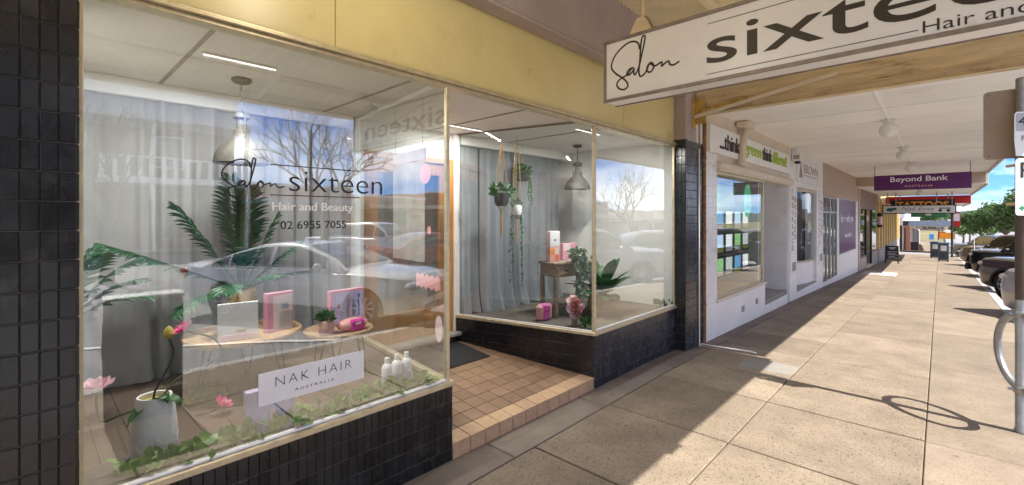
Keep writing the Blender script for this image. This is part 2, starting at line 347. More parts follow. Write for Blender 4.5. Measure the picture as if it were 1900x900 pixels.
# ---------------------------------------------------------------- mesh helpers
class MB:
    def __init__(s): s.v = []; s.f = []; s.sm = False
    def add(s, vs, fs, T=None):
        o = len(s.v)
        s.v += [tuple(T @ Vector(v)) if T else tuple(v) for v in vs]
        s.f += [tuple(o + i for i in f) for f in fs]
        return s
    def box(s, x0, x1, y0, y1, z0, z1, T=None):
        v = [(x, y, z) for x in (x0, x1) for y in (y0, y1) for z in (z0, z1)]
        return s.add(v, [(0, 1, 3, 2), (4, 6, 7, 5), (0, 4, 5, 1), (2, 3, 7, 6), (0, 2, 6, 4), (1, 5, 7, 3)], T)
    def cbox(s, x0, x1, y0, y1, z0, z1, b=0.004, T=None):
        b = min(b, (x1 - x0) / 2.2, (y1 - y0) / 2.2, (z1 - z0) / 2.2)
        xs, ys, zs = (x0, x1), (y0, y1), (z0, z1)
        idx = {}; v = []
        for i in (0, 1):
            for j in (0, 1):
                for k in (0, 1):
                    sx, sy, sz = (1, -1)[i], (1, -1)[j], (1, -1)[k]
                    for ax in range(3):
                        p = [xs[i] + sx * b, ys[j] + sy * b, zs[k] + sz * b]
                        p[ax] = (xs, ys, zs)[ax][(i, j, k)[ax]]
                        idx[i, j, k, ax] = len(v); v.append(p)
        f = []
        for ax in range(3):
            a, c = [q for q in range(3) if q != ax]
            for e in (0, 1):
                q = []
                for (m, n) in ((0, 0), (1, 0), (1, 1), (0, 1)):
                    k = [0, 0, 0]; k[ax] = e; k[a] = m; k[c] = n
                    q.append(idx[k[0], k[1], k[2], ax])
                f.append(q)
            for m in (0, 1):
                for n in (0, 1):
                    k0 = [0, 0, 0]; k1 = [0, 0, 0]; k0[a] = k1[a] = m; k0[c] = k1[c] = n; k1[ax] = 1
                    f.append([idx[(*k0, a)], idx[(*k1, a)], idx[(*k1, c)], idx[(*k0, c)]])
        for i in (0, 1):
            for j in (0, 1):
                for k in (0, 1): f.append([idx[i, j, k, q] for q in range(3)])
        return s.add(v, f, T)
    def prism(s, poly, z0, z1, T=None):
        n = len(poly)
        v = [(x, y, z0) for x, y in poly] + [(x, y, z1) for x, y in poly]
        f = [tuple(range(n))[::-1], tuple(range(n, 2 * n))] + [(i, (i + 1) % n, n + (i + 1) % n, n + i) for i in range(n)]
        return s.add(v, f, T)
    def lathe(s, prof, seg=20, T=None, cap=True):
        s.sm = True
        v = []; f = []
        for r, z in prof:
            for k in range(seg):
                a = 2 * math.pi * k / seg; v.append((r * math.cos(a), r * math.sin(a), z))
        for i in range(len(prof) - 1):
            for k in range(seg):
                k2 = (k + 1) % seg
                f.append((i * seg + k, i * seg + k2, (i + 1) * seg + k2, (i + 1) * seg + k))
        if cap:
            if prof[0][0] > 1e-4: f.append(tuple(range(seg))[::-1])
            if prof[-1][0] > 1e-4: f.append(tuple(range((len(prof) - 1) * seg, len(prof) * seg)))
        return s.add(v, f, T)
    def tube(s, pts, r, seg=8, closed=False, T=None, flat=None):
        s.sm = True
        pts = [Vector(p) for p in pts]; n = len(pts)
        rs = r if isinstance(r, (list, tuple)) else [r] * n
        v = []; f = []; up = None
        for i, p in enumerate(pts):
            if closed: d = pts[(i + 1) % n] - pts[i - 1]
            else: d = pts[min(i + 1, n - 1)] - pts[max(i - 1, 0)]
            if d.length < 1e-9: d = Vector((0, 0, 1))
            d.normalize()
            if up is None:
                up = Vector((0, 0, 1)) if abs(d.z) < 0.9 else Vector((1, 0, 0))
            a = d.cross(up)
            if a.length < 1e-5: a = d.orthogonal()
            a.normalize(); b = a.cross(d).normalized(); up = b
            for k in range(seg):
                t = 2 * math.pi * k / seg
                v.append(p + (a * math.cos(t) + b * math.sin(t)) * rs[i])
        m = n if closed else n - 1
        for i in range(m):
            for k in range(seg):
                k2 = (k + 1) % seg; j = (i + 1) % n
                f.append((i * seg + k, i * seg + k2, j * seg + k2, j * seg + k))
        if not closed:
            f.append(tuple(range(seg))[::-1]); f.append(tuple(range((n - 1) * seg, n * seg)))
        return s.add(v, f, T)
    def ball(s, c, rx, ry=None, rz=None, seg=14, ring=9, T=None):
        s.sm = True
        ry = ry or rx; rz = rz or rx
        v = []; f = []
        for i in range(ring + 1):
            a = math.pi * i / ring
            for k in range(seg):
                t = 2 * math.pi * k / seg
                v.append((c[0] + rx * math.sin(a) * math.cos(t), c[1] + ry * math.sin(a) * math.sin(t), c[2] - rz * math.cos(a)))
        for i in range(ring):
            for k in range(seg):
                k2 = (k + 1) % seg
                f.append((i * seg + k, i * seg + k2, (i + 1) * seg + k2, (i + 1) * seg + k))
        return s.add(v, f, T)
    def grid(s, rows, T=None):
        nr, nc = len(rows), len(rows[0])
        v = [p for r in rows for p in r]
        f = [(i * nc + j, i * nc + j + 1, (i + 1) * nc + j + 1, (i + 1) * nc + j) for i in range(nr - 1) for j in range(nc - 1)]
        return s.add(v, f, T)
    def mesh(s, name, smooth=None, angle=35, fix=True):
        me = bpy.data.meshes.new(name)
        me.from_pydata([tuple(v) for v in s.v], [], s.f)
        if fix:
            bm = bmesh.new(); bm.from_mesh(me)
            bmesh.ops.recalc_face_normals(bm, faces=bm.faces)
            bm.to_mesh(me); bm.free()
        if smooth if smooth is not None else s.sm:
            me.polygons.foreach_set('use_smooth', [True] * len(me.polygons))
            me.set_sharp_from_angle(angle=R(angle))
        me.update()
        return me
    def build(s, name, m, parent=None, loc=None, smooth=None, angle=35, fix=True):
        return obj(name, s.mesh(name, smooth, angle, fix), m, parent, loc)

def obj(name, me, m, parent=None, loc=None, T=None):
    o = bpy.data.objects.new(name, me)
    if m is not None and me is not None and len(me.materials) == 0: me.materials.append(MATS[m] if isinstance(m, str) and m in MATS else (M[m] if isinstance(m, str) else m))
    if loc: o.location = loc
    if T is not None: o.matrix_basis = T
    if parent: o.parent = parent
    col.objects.link(o)
    return o
def tag(o, label=None, cat=None, group=None, kind=None):
    if label: o['label'] = label
    if cat: o['category'] = cat
    if group: o['group'] = group
    if kind: o['kind'] = kind
    return o
def thing(name, label, cat, loc=(0, 0, 0), rz=0, group=None, kind=None):
    o = bpy.data.objects.new(name, None); col.objects.link(o)
    o.location = loc; o.rotation_euler = (0, 0, rz); o.empty_display_size = 0.1
    return tag(o, label, cat, group, kind)
def root(name, kind='structure'):
    o = bpy.data.objects.new(name, None); col.objects.link(o); o.empty_display_size = 0.1
    o['kind'] = kind
    return o
def B(name, m, parent, x0, x1, y0, y1, z0, z1, b=0.003):
    return MB().cbox(min(x0, x1), max(x0, x1), min(y0, y1), max(y0, y1), min(z0, z1), max(z0, z1), b).build(name, m, parent)
def frame_T(origin, xdir, zdir=(0, 0, 1)):
    """local x along xdir, local y up, local z out of the face (x cross y)"""
    x = Vector(xdir).normalized(); y = Vector(zdir).normalized(); z = x.cross(y).normalized(); y = z.cross(x)
    return Matrix(((x.x, y.x, z.x, origin[0]), (x.y, y.y, z.y, origin[1]), (x.z, y.z, z.z, origin[2]), (0, 0, 0, 1)))
def text(name, body, m, parent, T, w, h=None, depth=0.002, bold=0.0, spacing=1.0, align='LEFT', shear=0):
    """letters cut as flat geometry, fitted to a box w x h; origin at lower left"""
    cu = bpy.data.curves.new(name, 'FONT'); cu.body = body; cu.size = 1; cu.extrude = 0.0; cu.offset = bold
    cu.space_character = spacing; cu.resolution_u = 5; cu.shear = shear
    to = bpy.data.objects.new(name, cu); col.objects.link(to)
    dg = bpy.context.evaluated_depsgraph_get()
    me = bpy.data.meshes.new_from_object(to.evaluated_get(dg))
    bpy.data.objects.remove(to); bpy.data.curves.remove(cu)
    xs = [v.co.x for v in me.vertices]; ys = [v.co.y for v in me.vertices]
    sx = w / (max(xs) - min(xs)); sy = (h / (max(ys) - min(ys))) if h else sx
    for v in me.vertices: v.co = ((v.co.x - min(xs)) * sx, (v.co.y - min(ys)) * sy, 0)
    bm = bmesh.new(); bm.from_mesh(me)
    r = bmesh.ops.extrude_face_region(bm, geom=bm.faces[:])
    for e in r['geom']:
        if isinstance(e, bmesh.types.BMVert): e.co.z += depth
    bmesh.ops.recalc_face_normals(bm, faces=bm.faces)
    bm.to_mesh(me); bm.free()
    me.materials.clear()
    if (h or w) < 0.03:
        me.transform(T)
        o = obj(name, me, m, parent); o['kind'] = 'stuff'
        return o
    # one object per letter: loose islands grouped by overlap along the line (dots join their stems)
    n = len(me.vertices); lead = list(range(n))
    def find(a):
        while lead[a] != a: lead[a] = lead[lead[a]]; a = lead[a]
        return a
    for e in me.edges:
        a, b = find(e.vertices[0]), find(e.vertices[1])
        if a != b: lead[a] = b
    isl = {}
    for i in range(n): isl.setdefault(find(i), []).append(i)
    rng = sorted((min(me.vertices[i].co.x for i in q), max(me.vertices[i].co.x for i in q), q) for q in isl.values())
    groups = []
    for a, b, q in rng:
        if groups and min(b, groups[-1][1]) - a > 0.6 * min(b - a, groups[-1][1] - groups[-1][0]):
            groups[-1][1] = max(b, groups[-1][1]); groups[-1][2].extend(q)
        else: groups.append([a, b, list(q)])
    owner = {i: k for k, gq in enumerate(groups) for i in gq[2]}
    out = []
    for k, gq in enumerate(groups):
        idx = {i: j for j, i in enumerate(gq[2])}
        lb = MB(); lb.add([tuple(T @ me.vertices[i].co) for i in gq[2]], [tuple(idx[v] for v in p.vertices) for p in me.polygons if owner[p.vertices[0]] == k])
        out.append(lb.build(name, m, parent, fix=False))
    bpy.data.meshes.remove(me)
    return out[0]
def smooth_path(pts, n=6, closed=False):
    out = []; L = len(pts)
    rng = range(L if closed else L - 1)
    P = [Vector(p) for p in pts]
    for i in rng:
        p0 = P[i - 1] if (closed or i > 0) else P[0]; p1 = P[i]; p2 = P[(i + 1) % L]
        p3 = P[(i + 2) % L] if (closed or i + 2 < L) else P[-1]
        for k in range(n):
            t = k / n
            out.append(0.5 * ((2 * p1) + (-p0 + p2) * t + (2 * p0 - 5 * p1 + 4 * p2 - p3) * t * t + (-p0 + 3 * p1 - 3 * p2 + p3) * t ** 3))
    if not closed: out.append(P[-1])
    return out
def clip_poly(poly, a, b, c):
    """keep a*x + b*y <= c"""
    out = []
    for i, p in enumerate(poly):
        q = poly[(i + 1) % len(poly)]
        dp = a * p[0] + b * p[1] - c; dq = a * q[0] + b * q[1] - c
        if dp <= 0: out.append(p)
        if (dp < 0 < dq) or (dq < 0 < dp):
            t = dp / (dp - dq); out.append((p[0] + t * (q[0] - p[0]), p[1] + t * (q[1] - p[1])))
    return out
def children(o): return [c for c in col.objects if c.parent == o]
def copy_tree(o, parent=None):
    c = o.copy(); col.objects.link(c)
    if parent: c.parent = parent
    for ch in [x for x in list(col.objects) if x.parent == o]: copy_tree(ch, c)
    return c

def g(y):
    """fall of the footpath along the street"""
    if y < 5: return 0.0
    if y < 12: return -0.022 * (y - 5)
    if y < 130: return -0.154 - 0.03 * (y - 12)
    return -0.154 - 0.03 * 118

# ================================================================ GROUND, ROAD, FOOTPATH
ys = [-3000, -60, 0, 5, 12, 40, 80, 130, 400, 1200, 4000]
def gz(y): return g(y) - 0.5
gm = MB().grid([[(x, y, gz(y)) for x in (-3000, -40, 0, 40, 3000)] for y in ys])
tag(gm.build('ground', 'grass'), kind='structure')
ys_r = [-60, -20, 0, 5, 8, 12, 20, 40, 80, 130, 260]
tag(MB().grid([[(x, y, g(y) - 0.15) for x in (1.0, 10, 22.0)] for y in ys_r]).build('road', 'asphalt'), kind='structure')
tag(MB().grid([[(x, y, g(y) - 0.145) for x in (-60, -3, 1.0)] for y in (47.4, 52, 57.0)]).build('side_street', 'asphalt'), kind='structure')
tag(MB().grid([[(x, y, g(y)) for x in (21.9, 26)] for y in ys_r]).build('far_footpath', 'kerb'), kind='structure')

pav = root('footpath')
MB().grid([[(x, y, g(y) - 0.022) for x in (-2.75, -1, 1.0)] for y in (-4, 0, 5, 12, 30, 47.4)]).build('joint_bed', 'joint', pav)
MB().grid([[(x, y, g(y) - 0.010) for x in (-2.75, -1, 1.05)] for y in (57.0, 90, 130)]).build('far_paving', AGG2, pav)
def slab(x0, x1, y0, y1, m, gap=0.006, name='paving_slab', dz=0.0, parent=None, wob=0.002, gy=None):
    gy = gy or gap
    x0 += gap; x1 -= gap; y0 += gy; y1 -= gy; b = 0.006
    e = [random.uniform(-wob, wob) for _ in range(4)]
    top = [(x0 + b, y0 + b), (x1 - b, y0 + b), (x1 - b, y1 - b), (x0 + b, y1 - b)]
    low = [(x0, y0), (x1, y0), (x1, y1), (x0, y1)]
    v = [(x, y, g(y) - 0.06) for x, y in low] + [(x, y, g(y) + dz - 0.005 + e[i]) for i, (x, y) in enumerate(low)] + [(x, y, g(y) + dz + e[i]) for i, (x, y) in enumerate(top)]
    f = [(8, 9, 10, 11)] + [(i, (i + 1) % 4, 4 + (i + 1) % 4, 4 + i) for i in range(4)] + [(4 + i, 4 + (i + 1) % 4, 8 + (i + 1) % 4, 8 + i) for i in range(4)]
    return MB().add(v, f).build(name, m, parent or pav)
def ladder(cuts, end, step):
    c = list(cuts)
    while c[-1] < end: c.append(min(end, c[-1] + step * random.uniform(0.93, 1.07)))
    return c
cL = ladder([-3, -1.6, -0.55, 0.5, 1.55, 2.57, 3.61, 4.66, 5.40, 6.60, 7.62], 47.3, 1.12)
cM = ladder([-3, -1.6, -0.55, 0.5, 1.55, 2.57, 3.61, 4.66, 6.60, 7.62, 8.6], 47.3, 1.15)
cR = ladder([-3, -1.3, 0.6, 2.6, 4.65, 7.2], 47.3, 2.4)
cS = ladder([-3, -0.6, 0.9, 2.36, 3.55, 4.35, 4.98, 5.75], 47.3, 1.3)
for a, b in zip(cL, cL[1:]): slab(-2.185, -1.16, a, b, AGG if a < 12 else AGG2, gy=0.008)
for a, b in zip(cM, cM[1:]): slab(-1.16, -0.08, a, b, AGG if a < 12 else AGG2, gap=0.004, gy=0.008)
for a, b in zip(cR, cR[1:]): slab(-0.081 , 0.93, a, b, AGG2, gap=0.0025)
for a, b in zip(cS, cS[1:]): slab(-2.62, -2.185, a, b, CONC, gap=0.004)
for i in range(34):
    y0 = -3 + i * 1.5
    if y0 > 46: break
    slab(0.93, 1.08, y0, min(y0 + 1.5, 47.3), 'kerb', gap=0.003, name='kerb_stone')
MB().grid([[(1.081, y, g(y) + 0.0) for y in ys_r[1:9]], [(1.082, y, g(y) - 0.16) for y in ys_r[1:9]]]).build('kerb_face', 'kerb', pav)
# pale cement patches let into the slabs
MB().cbox(-1.70, -1.17, 5.42, 6.02, -0.03, 0.0045, 0.003, Matrix.Translation((0, 0, g(5.8)))).build('cement_patch', mat('fresh_cement', (0.24, 0.225, 0.20), 0.85, vary=0.1), pav)
MB().cbox(-1.62, -1.16, 20.6, 22.6, -0.03, 0.012, 0.003, Matrix.Translation((0, 0, g(21.6)))).build('cement_patch', mat('white_cement', (0.46, 0.44, 0.40), 0.85, vary=0.08), pav)
MB().cbox(-2.14, -1.64, 20.6, 22.6, -0.03, 0.012, 0.003, Matrix.Translation((0, 0, g(21.6)))).build('service_cover', 'ybase', pav)
# a raised white conduit strip along the pillar foot
MB().tube(smooth_path([(-2.34, 6.14, 2.6), (-2.335, 6.14, 0.06), (-2.30, 6.14, 0.012), (-1.95, 6.18, 0.008), (-1.75, 6.22, 0.006), (-1.66, 6.2, 0.004)], 5), 0.009, 6).build('cable_conduit', 'white')
tag(bpy.data.objects['cable_conduit'], 'thin white cable conduit running down the tiled pillar and over the paving', 'conduit')
# bay lines on the road between the angle parked cars
LINE = MB().grid([[(x, y, 0.0) for x in (0, 2.4, 4.8)] for y in (-0.05, 0.05)]).mesh('bay_line')
LINE.materials.append(M['paint'])
bl = root('bay_markings')
for k in range(14):
    y = 3.6 + k * 3.1
    o = bpy.data.objects.new('bay_line', LINE); col.objects.link(o); o.parent = bl
    o.location = (1.25, y, g(y) - 0.136); o.rotation_euler = (0, math.atan(0.03 if y > 12 else 0.022) * 0.0, R(-52))

# ================================================================ TILED SURFACES
TILE_CACHE = {}
def tile_mesh(w, h, t=0.006, b=0.0025, m='btile'):
    key = (round(w, 4), round(h, 4), t, m)
    if key in TILE_CACHE: return TILE_CACHE[key]
    v = [(0, 0, 0), (w, 0, 0), (w, h, 0), (0, h, 0), (0, 0, t - b), (w, 0, t - b), (w, h, t - b), (0, h, t - b), (b, b, t), (w - b, b, t), (w - b, h - b, t), (b, h - b, t)]
    f = [(8, 9, 10, 11)] + [(i, (i + 1) % 4, 4 + (i + 1) % 4, 4 + i) for i in range(4)] + [(4 + i, 4 + (i + 1) % 4, 8 + (i + 1) % 4, 8 + i) for i in range(4)]
    me = MB().add(v, f).mesh('tile'); me.materials.append(M[m])
    TILE_CACHE[key] = me
    return me
def tile_wall(parent, origin, xdir, W, z0, z1, tw, th, m='btile', gap=0.0028, top=None, wob=0.0012, name='wall_tile', joined=False, gx=0.75, gz_=1.7):
    """tiles laid from the top downwards on the plane at origin; local x along xdir"""
    T0 = frame_T((origin[0], origin[1], 0), xdir)
    if m == 'wtile': gx = gz_ = 1.0
    n = max(1, int(math.ceil(W / tw - 0.15)))
    tw = W / n
    z = z1; out = []
    mb = MB()
    while z - z0 > 0.012:
        h = min(th, z - z0)
        for i in range(n):
            me = tile_mesh(tw - gap * gx, h - gap * gz_, m=m)
            T = T0 @ Matrix.Translation((i * tw + gap * gx / 2, z - h + gap * gz_ / 2, random.uniform(0, wob))) @ Matrix.Rotation(random.uniform(-0.013, 0.013), 4, 'Y') @ Matrix.Rotation(random.uniform(-0.011, 0.011), 4, 'X')
            if joined:
                mb.add([v.co for v in me.vertices], [tuple(p.vertices) for p in me.polygons], T)
            else:
                o = bpy.data.objects.new(name, me); col.objects.link(o); o.parent = parent; o.matrix_basis = T
        z -= h
    if joined:
        o = mb.build(name, m, parent); o['kind'] = 'stuff'
        return o

# ================================================================ THE SALON
XF = -2.50          # glass line
XP = -2.35          # pillar line
ZC = 2.60           # head of the glazing
ZS = 0.523          # underside of the sill frame
XBs = XF + 0.010    # face of the tiled stall risers
YA, YB = 0.10, 2.00       # first window
YC, YD = 3.85, 5.72       # second window
RB1 = (-4.17, 2.22)       # back corner of the left return
RB2 = (-4.12, 3.447)      # back corner of the right return
sal = thing('salon_shopfront', 'hair salon shopfront with mustard fascia, gold framed windows and black tiled base', 'building')
# masonry cores
pl = MB().box(-2.9, XP - 0.008, -0.9, 0.128, -0.06, 2.66).build('tiled_pillar', 'grout', sal)
tile_wall(pl, (XP - 0.008, -0.262), (0, 1, 0), 0.39, -0.02, 2.62, 0.0485, 0.108)
tile_wall(pl, (XP - 0.01, 0.128), (-1, 0, 0), 0.14, -0.02, 2.62, 0.0485, 0.108, joined=True, name='side_tiles')
tile_wall(pl, (XP - 0.008, -0.9), (0, 1, 0), 0.638, -0.02, 2.62, 0.0485, 0.108, joined=True, name='outer_tiles')
MB().box(-9.0, XP - 0.02, -6.0, -0.9, -0.3, 3.25).build('party_wall', 'mauve', sal)
pr = MB().box(-2.9, XP - 0.008, 5.735, 6.30, -0.1, 2.66).build('tiled_pillar', 'grout', sal)
tile_wall(pr, (XP - 0.008, 5.735), (0, 1, 0), 0.565, -0.03, 2.69, 0.0485, 0.108, m='ntile')
tile_wall(pr, (XF, 5.735), (1, 0, 0), 0.142, -0.02, 2.69, 0.0485, 0.108, joined=True, name='side_tiles')
b1 = MB().prism([(XBs, 0.1), (XBs, YB + 0.035), (-2.9, YB + 0.085), (-2.9, 0.1)], -0.06, ZS - 0.002).build('stall_riser', 'grout', sal)
tile_wall(b1, (XBs, 0.128), (0, 1, 0), YB + 0.035 - 0.128, -0.02, ZS - 0.003, 0.0485, 0.11)
tile_wall(b1, (XBs, YB + 0.036), (-0.412, 0.05, 0), 0.35, 0.10, ZS - 0.003, 0.0485, 0.11, joined=True, name='side_tiles')
b2 = MB().prism([(XBs, YC - 0.017), (XBs, 5.73), (-2.9, 5.73), (-4.1, 5.73), (RB2[0], RB2[1] - 0.02)], -0.06, ZS - 0.002).build('stall_riser', 'grout', sal)
tile_wall(b2, (XBs, YC - 0.017), (0, 1, 0), 5.73 - YC + 0.017, -0.03, ZS - 0.003, 0.0485, 0.11, m='ntile')
d2 = Vector((XBs - RB2[0], YC - RB2[1] + 0.003, 0)); L2 = d2.length; d2.normalize()
o2 = Vector((RB2[0], RB2[1] - 0.02, 0)) + Vector((d2.y, -d2.x, 0)) * 0.002
tile_wall(b2, (o2.x, o2.y), d2, L2, 0.09, ZS - 0.003, 0.0485, 0.11, joined=True, name='return_tiles')
# display floors
fl1 = MB().prism([(XF - 0.02, 0.1), (XF - 0.02, YB), RB1, (-4.9, 2.22), (-4.9, 0.0), (-2.9, 0.0)], 0.40, 0.515).build('display_floor', 'floor', sal)
fl2 = MB().prism([(XF - 0.02, YC), (XF - 0.02, 5.73), (-4.9, 5.73), (-4.9, RB2[1]), RB2], 0.40, 0.515).build('display_floor', 'floor', sal)
def boards(parent, poly):
    y = min(p[1] for p in poly)
    while y < max(p[1] for p in poly):
        q = clip_poly(clip_poly(poly, 0, -1, -(y + 0.002)), 0, 1, y + 0.138)
        if len(q) > 2: MB().prism(q, 0.512, 0.520 + random.uniform(0, 0.001)).build('floor_board', 'floor', parent)
        y += 0.14
boards(fl1, [(XF - 0.03, 0.1), (XF - 0.03, YB - 0.02), (-4.17, 2.19), (-4.9, 2.19), (-4.9, 0.1)])
boards(fl2, [(XF - 0.03, YC + 0.02), (XF - 0.03, 5.7), (-4.9, 5.7), (-4.9, 3.5), (-4.1, 3.48)])
# ceiling, side and back walls
ce = MB().box(-7.0, -2.52, -0.9, 6.2, 2.69, 2.74).build('ceiling', 'ceil', sal)
for (y0, y1) in ((-0.55, 0.66), (0.66, 1.87), (1.87, 3.08), (3.08, 4.29), (4.29, 5.5), (5.5, 6.0)):
    for (x0, x1) in ((-3.30, -2.53), (-4.22, -3.30)):
        MB().cbox(x0 + 0.003, x1 - 0.003, y0 + 0.003, y1 - 0.003, 2.668 + random.uniform(0, 0.002), 2.692, 0.002).build('ceiling_panel', 'ceil', ce)
for y in (0.66, 1.87, 3.08, 4.29):
    MB().cbox(-4.2, -2.55, y - 0.012, y + 0.012, 2.662, 2.668, 0.002).build('cover_strip', 'stone', ce)
MB().box(-7.0, -2.51, -0.06, 0.06, 0.3, 2.70).build('side_wall', 'white', sal)
MB().box(-7.0, -2.53, 5.73, 5.85, 0.3, 2.70).build('side_wall', 'white', sal)
MB().box(-7.1, -7.0, -0.9, 6.2, -0.1, 2.75).build('back_wall', 'greyroom', sal)
MB().box(-7.0, -4.3, -0.06, 5.8, 0.1, 0.27).build('shop_floor', 'wood', sal)
# upper wall, beam and fascia
MB().box(-3.0, -2.56, -6, 6.3, 2.745, 7.0).build('upper_wall', 'mauve', sal)
MB().box(-9.0, -3.0, -6, 6.3, 6.9, 7.0).build('roof', 'tin', sal)
for (y0, y1) in ((-1.2, 1.2), (1.2, 4.437), (4.443, 5.732)):
    B('fascia_panel', 'yellow', sal, -2.56, XF - 0.004, y0 + 0.002, y1 - 0.002, ZC + 0.055, 3.262, 0.002)
B('beam', 'mauve', sal, -2.56, XP, -6, 6.302, 3.25, 4.4, 0.012)
B('beam_bead', 'mauve', sal, -2.49, XP + 0.012, -6, 5.73, 3.235, 3.262, 0.008)
B('pillar_head', 'mauve', sal, -2.6, XP - 0.002, 5.737, 6.302, 2.66, 3.27, 0.012)
B('pillar_head', 'mauve', sal, -2.6, XP - 0.002, -0.9, 0.128, 2.66, 3.27, 0.012)
# gold head moulding: stepped profile
hm = MB()
for (x0, x1, z0, z1) in ((-2.56, -2.455, ZC + 0.022, ZC + 0.036), (-2.56, -2.470, ZC + 0.036, ZC + 0.054), (-2.56, -2.480, ZC, ZC + 0.022)):
    hm.cbox(x0, x1, 0.11, 5.765, z0, z1, 0.004)
hm.build('head_moulding', 'alu', sal)
# frames
def frame_bar(p0, p1, z0, z1, name='frame_rail', wid=0.045, m='alu'):
    a = Vector((p0[0], p0[1], 0)); b = Vector((p1[0], p1[1], 0)); d = b - a
    T = frame_T(a, d)
    return MB().cbox(0, d.length, z0, z1, -wid / 2, wid / 2, 0.004, T).build(name, m, sal)
def post_bar(p, z0, z1, w=0.03, m='alu', name='frame_post'):
    return MB().cbox(p[0] - w / 2, p[0] + w / 2, p[1] - w / 2, p[1] + w / 2, z0, z1, 0.003).build(name, m, sal)
frame_bar((XF + 0.0, 0.128), (XF + 0.0, YB + 0.045), ZS, ZS + 0.035, wid=0.07)
frame_bar((XF, 0.128), (XF, YB), ZS + 0.035, ZS + 0.05, wid=0.028, m='white')
frame_bar((XF + 0.0, YC - 0.035), (XF + 0.0, 5.733), ZS, ZS + 0.035, wid=0.07)
frame_bar((XF, YC), (XF, 5.73), ZS + 0.035, ZS + 0.05, wid=0.028, m='white')
frame_bar((XF + 0.02, YB + 0.012), (RB1[0], RB1[1]), ZS, ZS + 0.034, wid=0.06)
frame_bar((XF + 0.02, YC - 0.01), (RB2[0], RB2[1]), ZS, ZS + 0.034, wid=0.06)
frame_bar((XF, YC), (RB2[0], RB2[1]), ZS + 0.034, ZS + 0.044, wid=0.02, m='white')
post_bar((XF, YB), ZS + 0.03, ZC + 0.002, 0.03)
post_bar((XF, YC), ZS + 0.03, ZC + 0.002, 0.034)
post_bar((XF, 5.705), ZS + 0.03, ZC + 0.002, 0.03)
post_bar((XF, 0.142), ZS + 0.03, ZC + 0.002, 0.024)
post_bar((RB2[0], RB2[1]), ZS + 0.03, 2.665, 0.045, m='white')
post_bar((RB1[0], RB1[1]), ZS + 0.03, 2.665, 0.05, m='white')
frame_bar((XF - 0.02, YC), (RB2[0], RB2[1]), ZC + 0.046, ZC + 0.066, wid=0.016, m='signframe')
frame_bar((XF - 0.02, YB), (RB1[0], RB1[1]), ZC + 0.03, ZC + 0.066, wid=0.03, m='white')
# glass
def pane(p0, p1, z0, z1, m=GLASS, t=0.006, parent=None, name='glass_pane'):
    a = Vector((p0[0], p0[1], 0)); b = Vector((p1[0], p1[1], 0)); d = b - a
    T = frame_T(a, d)
    return MB().box(0, d.length, z0, z1, -t / 2, t / 2, T).build(name, m, parent or sal)
g1 = pane((XF, 0.15), (XF, YB - 0.012), ZS + 0.045, ZC + 0.01)
g2 = pane((XF, YC + 0.014), (XF, 5.695), ZS + 0.045, ZC + 0.01)
g3 = pane((XF - 0.012, YB + 0.002), (RB1[0] + 0.02, RB1[1]), ZS + 0.03, ZC + 0.05, GLASS_R)
g4 = pane((XF - 0.014, YC - 0.004), (RB2[0] + 0.02, RB2[1]), ZS + 0.03, ZC + 0.05, GLASS_R)
# entry: tiled ramp, nosing, mat, door
ef = MB()
poly = [(XF - 0.02, YB + 0.035), (XF - 0.02, YC - 0.02), (RB2[0], RB2[1]), (-4.2, 3.40), (-4.2, 2.28), (RB1[0], RB1[1])]
def ez(x): return 0.112 + (XF - x) * 0.093
v = [(x, y, ez(x) - 0.008) for x, y in poly] + [(x, y, -0.1) for x, y in poly]; n = len(poly)
ef.add(v, [tuple(range(n)), tuple(range(n, 2 * n))[::-1]] + [(i, (i + 1) % n, n + (i + 1) % n, n + i) for i in range(n)])
ent = ef.build('entry_floor', 'fgrout', sal)
tp = 0.1505; x = XF + 0.021; row = 0
edge_l = (RB1[1] - YB - 0.035) / (XF - RB1[0]); edge_r = (RB2[1] - YC + 0.02) / (XF - RB2[0])
while x > -4.19:
    x2 = max(x - tp, -4.2)
    for i in range(-1, 13):
        y0 = 2.055 + i * tp; q = [(x2 + 0.003, y0 + 0.003), (x - 0.003, y0 + 0.003), (x - 0.003, y0 + tp - 0.003), (x2 + 0.003, y0 + tp - 0.003)]
        # left edge y >= YB+.035 + edge_l*(XF-x), right edge y <= YC-.02+edge_r*(XF-x)
        q = clip_poly(q, -edge_l, -1, -(YB + 0.04) - edge_l * XF) if q else q
        if len(q) > 2: q = clip_poly(q, edge_r, 1, YC - 0.024 + edge_r * XF)
        if len(q) < 3: continue
        ar = abs(sum(q[k][0] * q[(k + 1) % len(q)][1] - q[(k + 1) % len(q)][0] * q[k][1] for k in range(len(q)))) / 2
        if ar < 0.0006: continue
        h = random.uniform(-0.0006, 0.0008); m_ = len(q)
        cx = sum(p[0] for p in q) / m_; cy = sum(p[1] for p in q) / m_
        ins = [(cx + (px - cx) * 0.972, cy + (py - cy) * 0.972) for px, py in q]
        vv = [(px, py, ez(px) - 0.01) for px, py in q] + [(px, py, ez(px) - 0.002 + h) for px, py in q] + [(px, py, ez(px) + h) for px, py in ins]
        ff = [tuple(range(2 * m_, 3 * m_))] + [(k, (k + 1) % m_, m_ + (k + 1) % m_, m_ + k) for k in range(m_)] + [(m_ + k, m_ + (k + 1) % m_, 2 * m_ + (k + 1) % m_, 2 * m_ + k) for k in range(m_)]
        MB().add(vv, ff).build('nosing_tile' if row == 0 else 'floor_tile', 'rtile' if row == 0 else 'ftile', ent)
    x = x2; row += 1
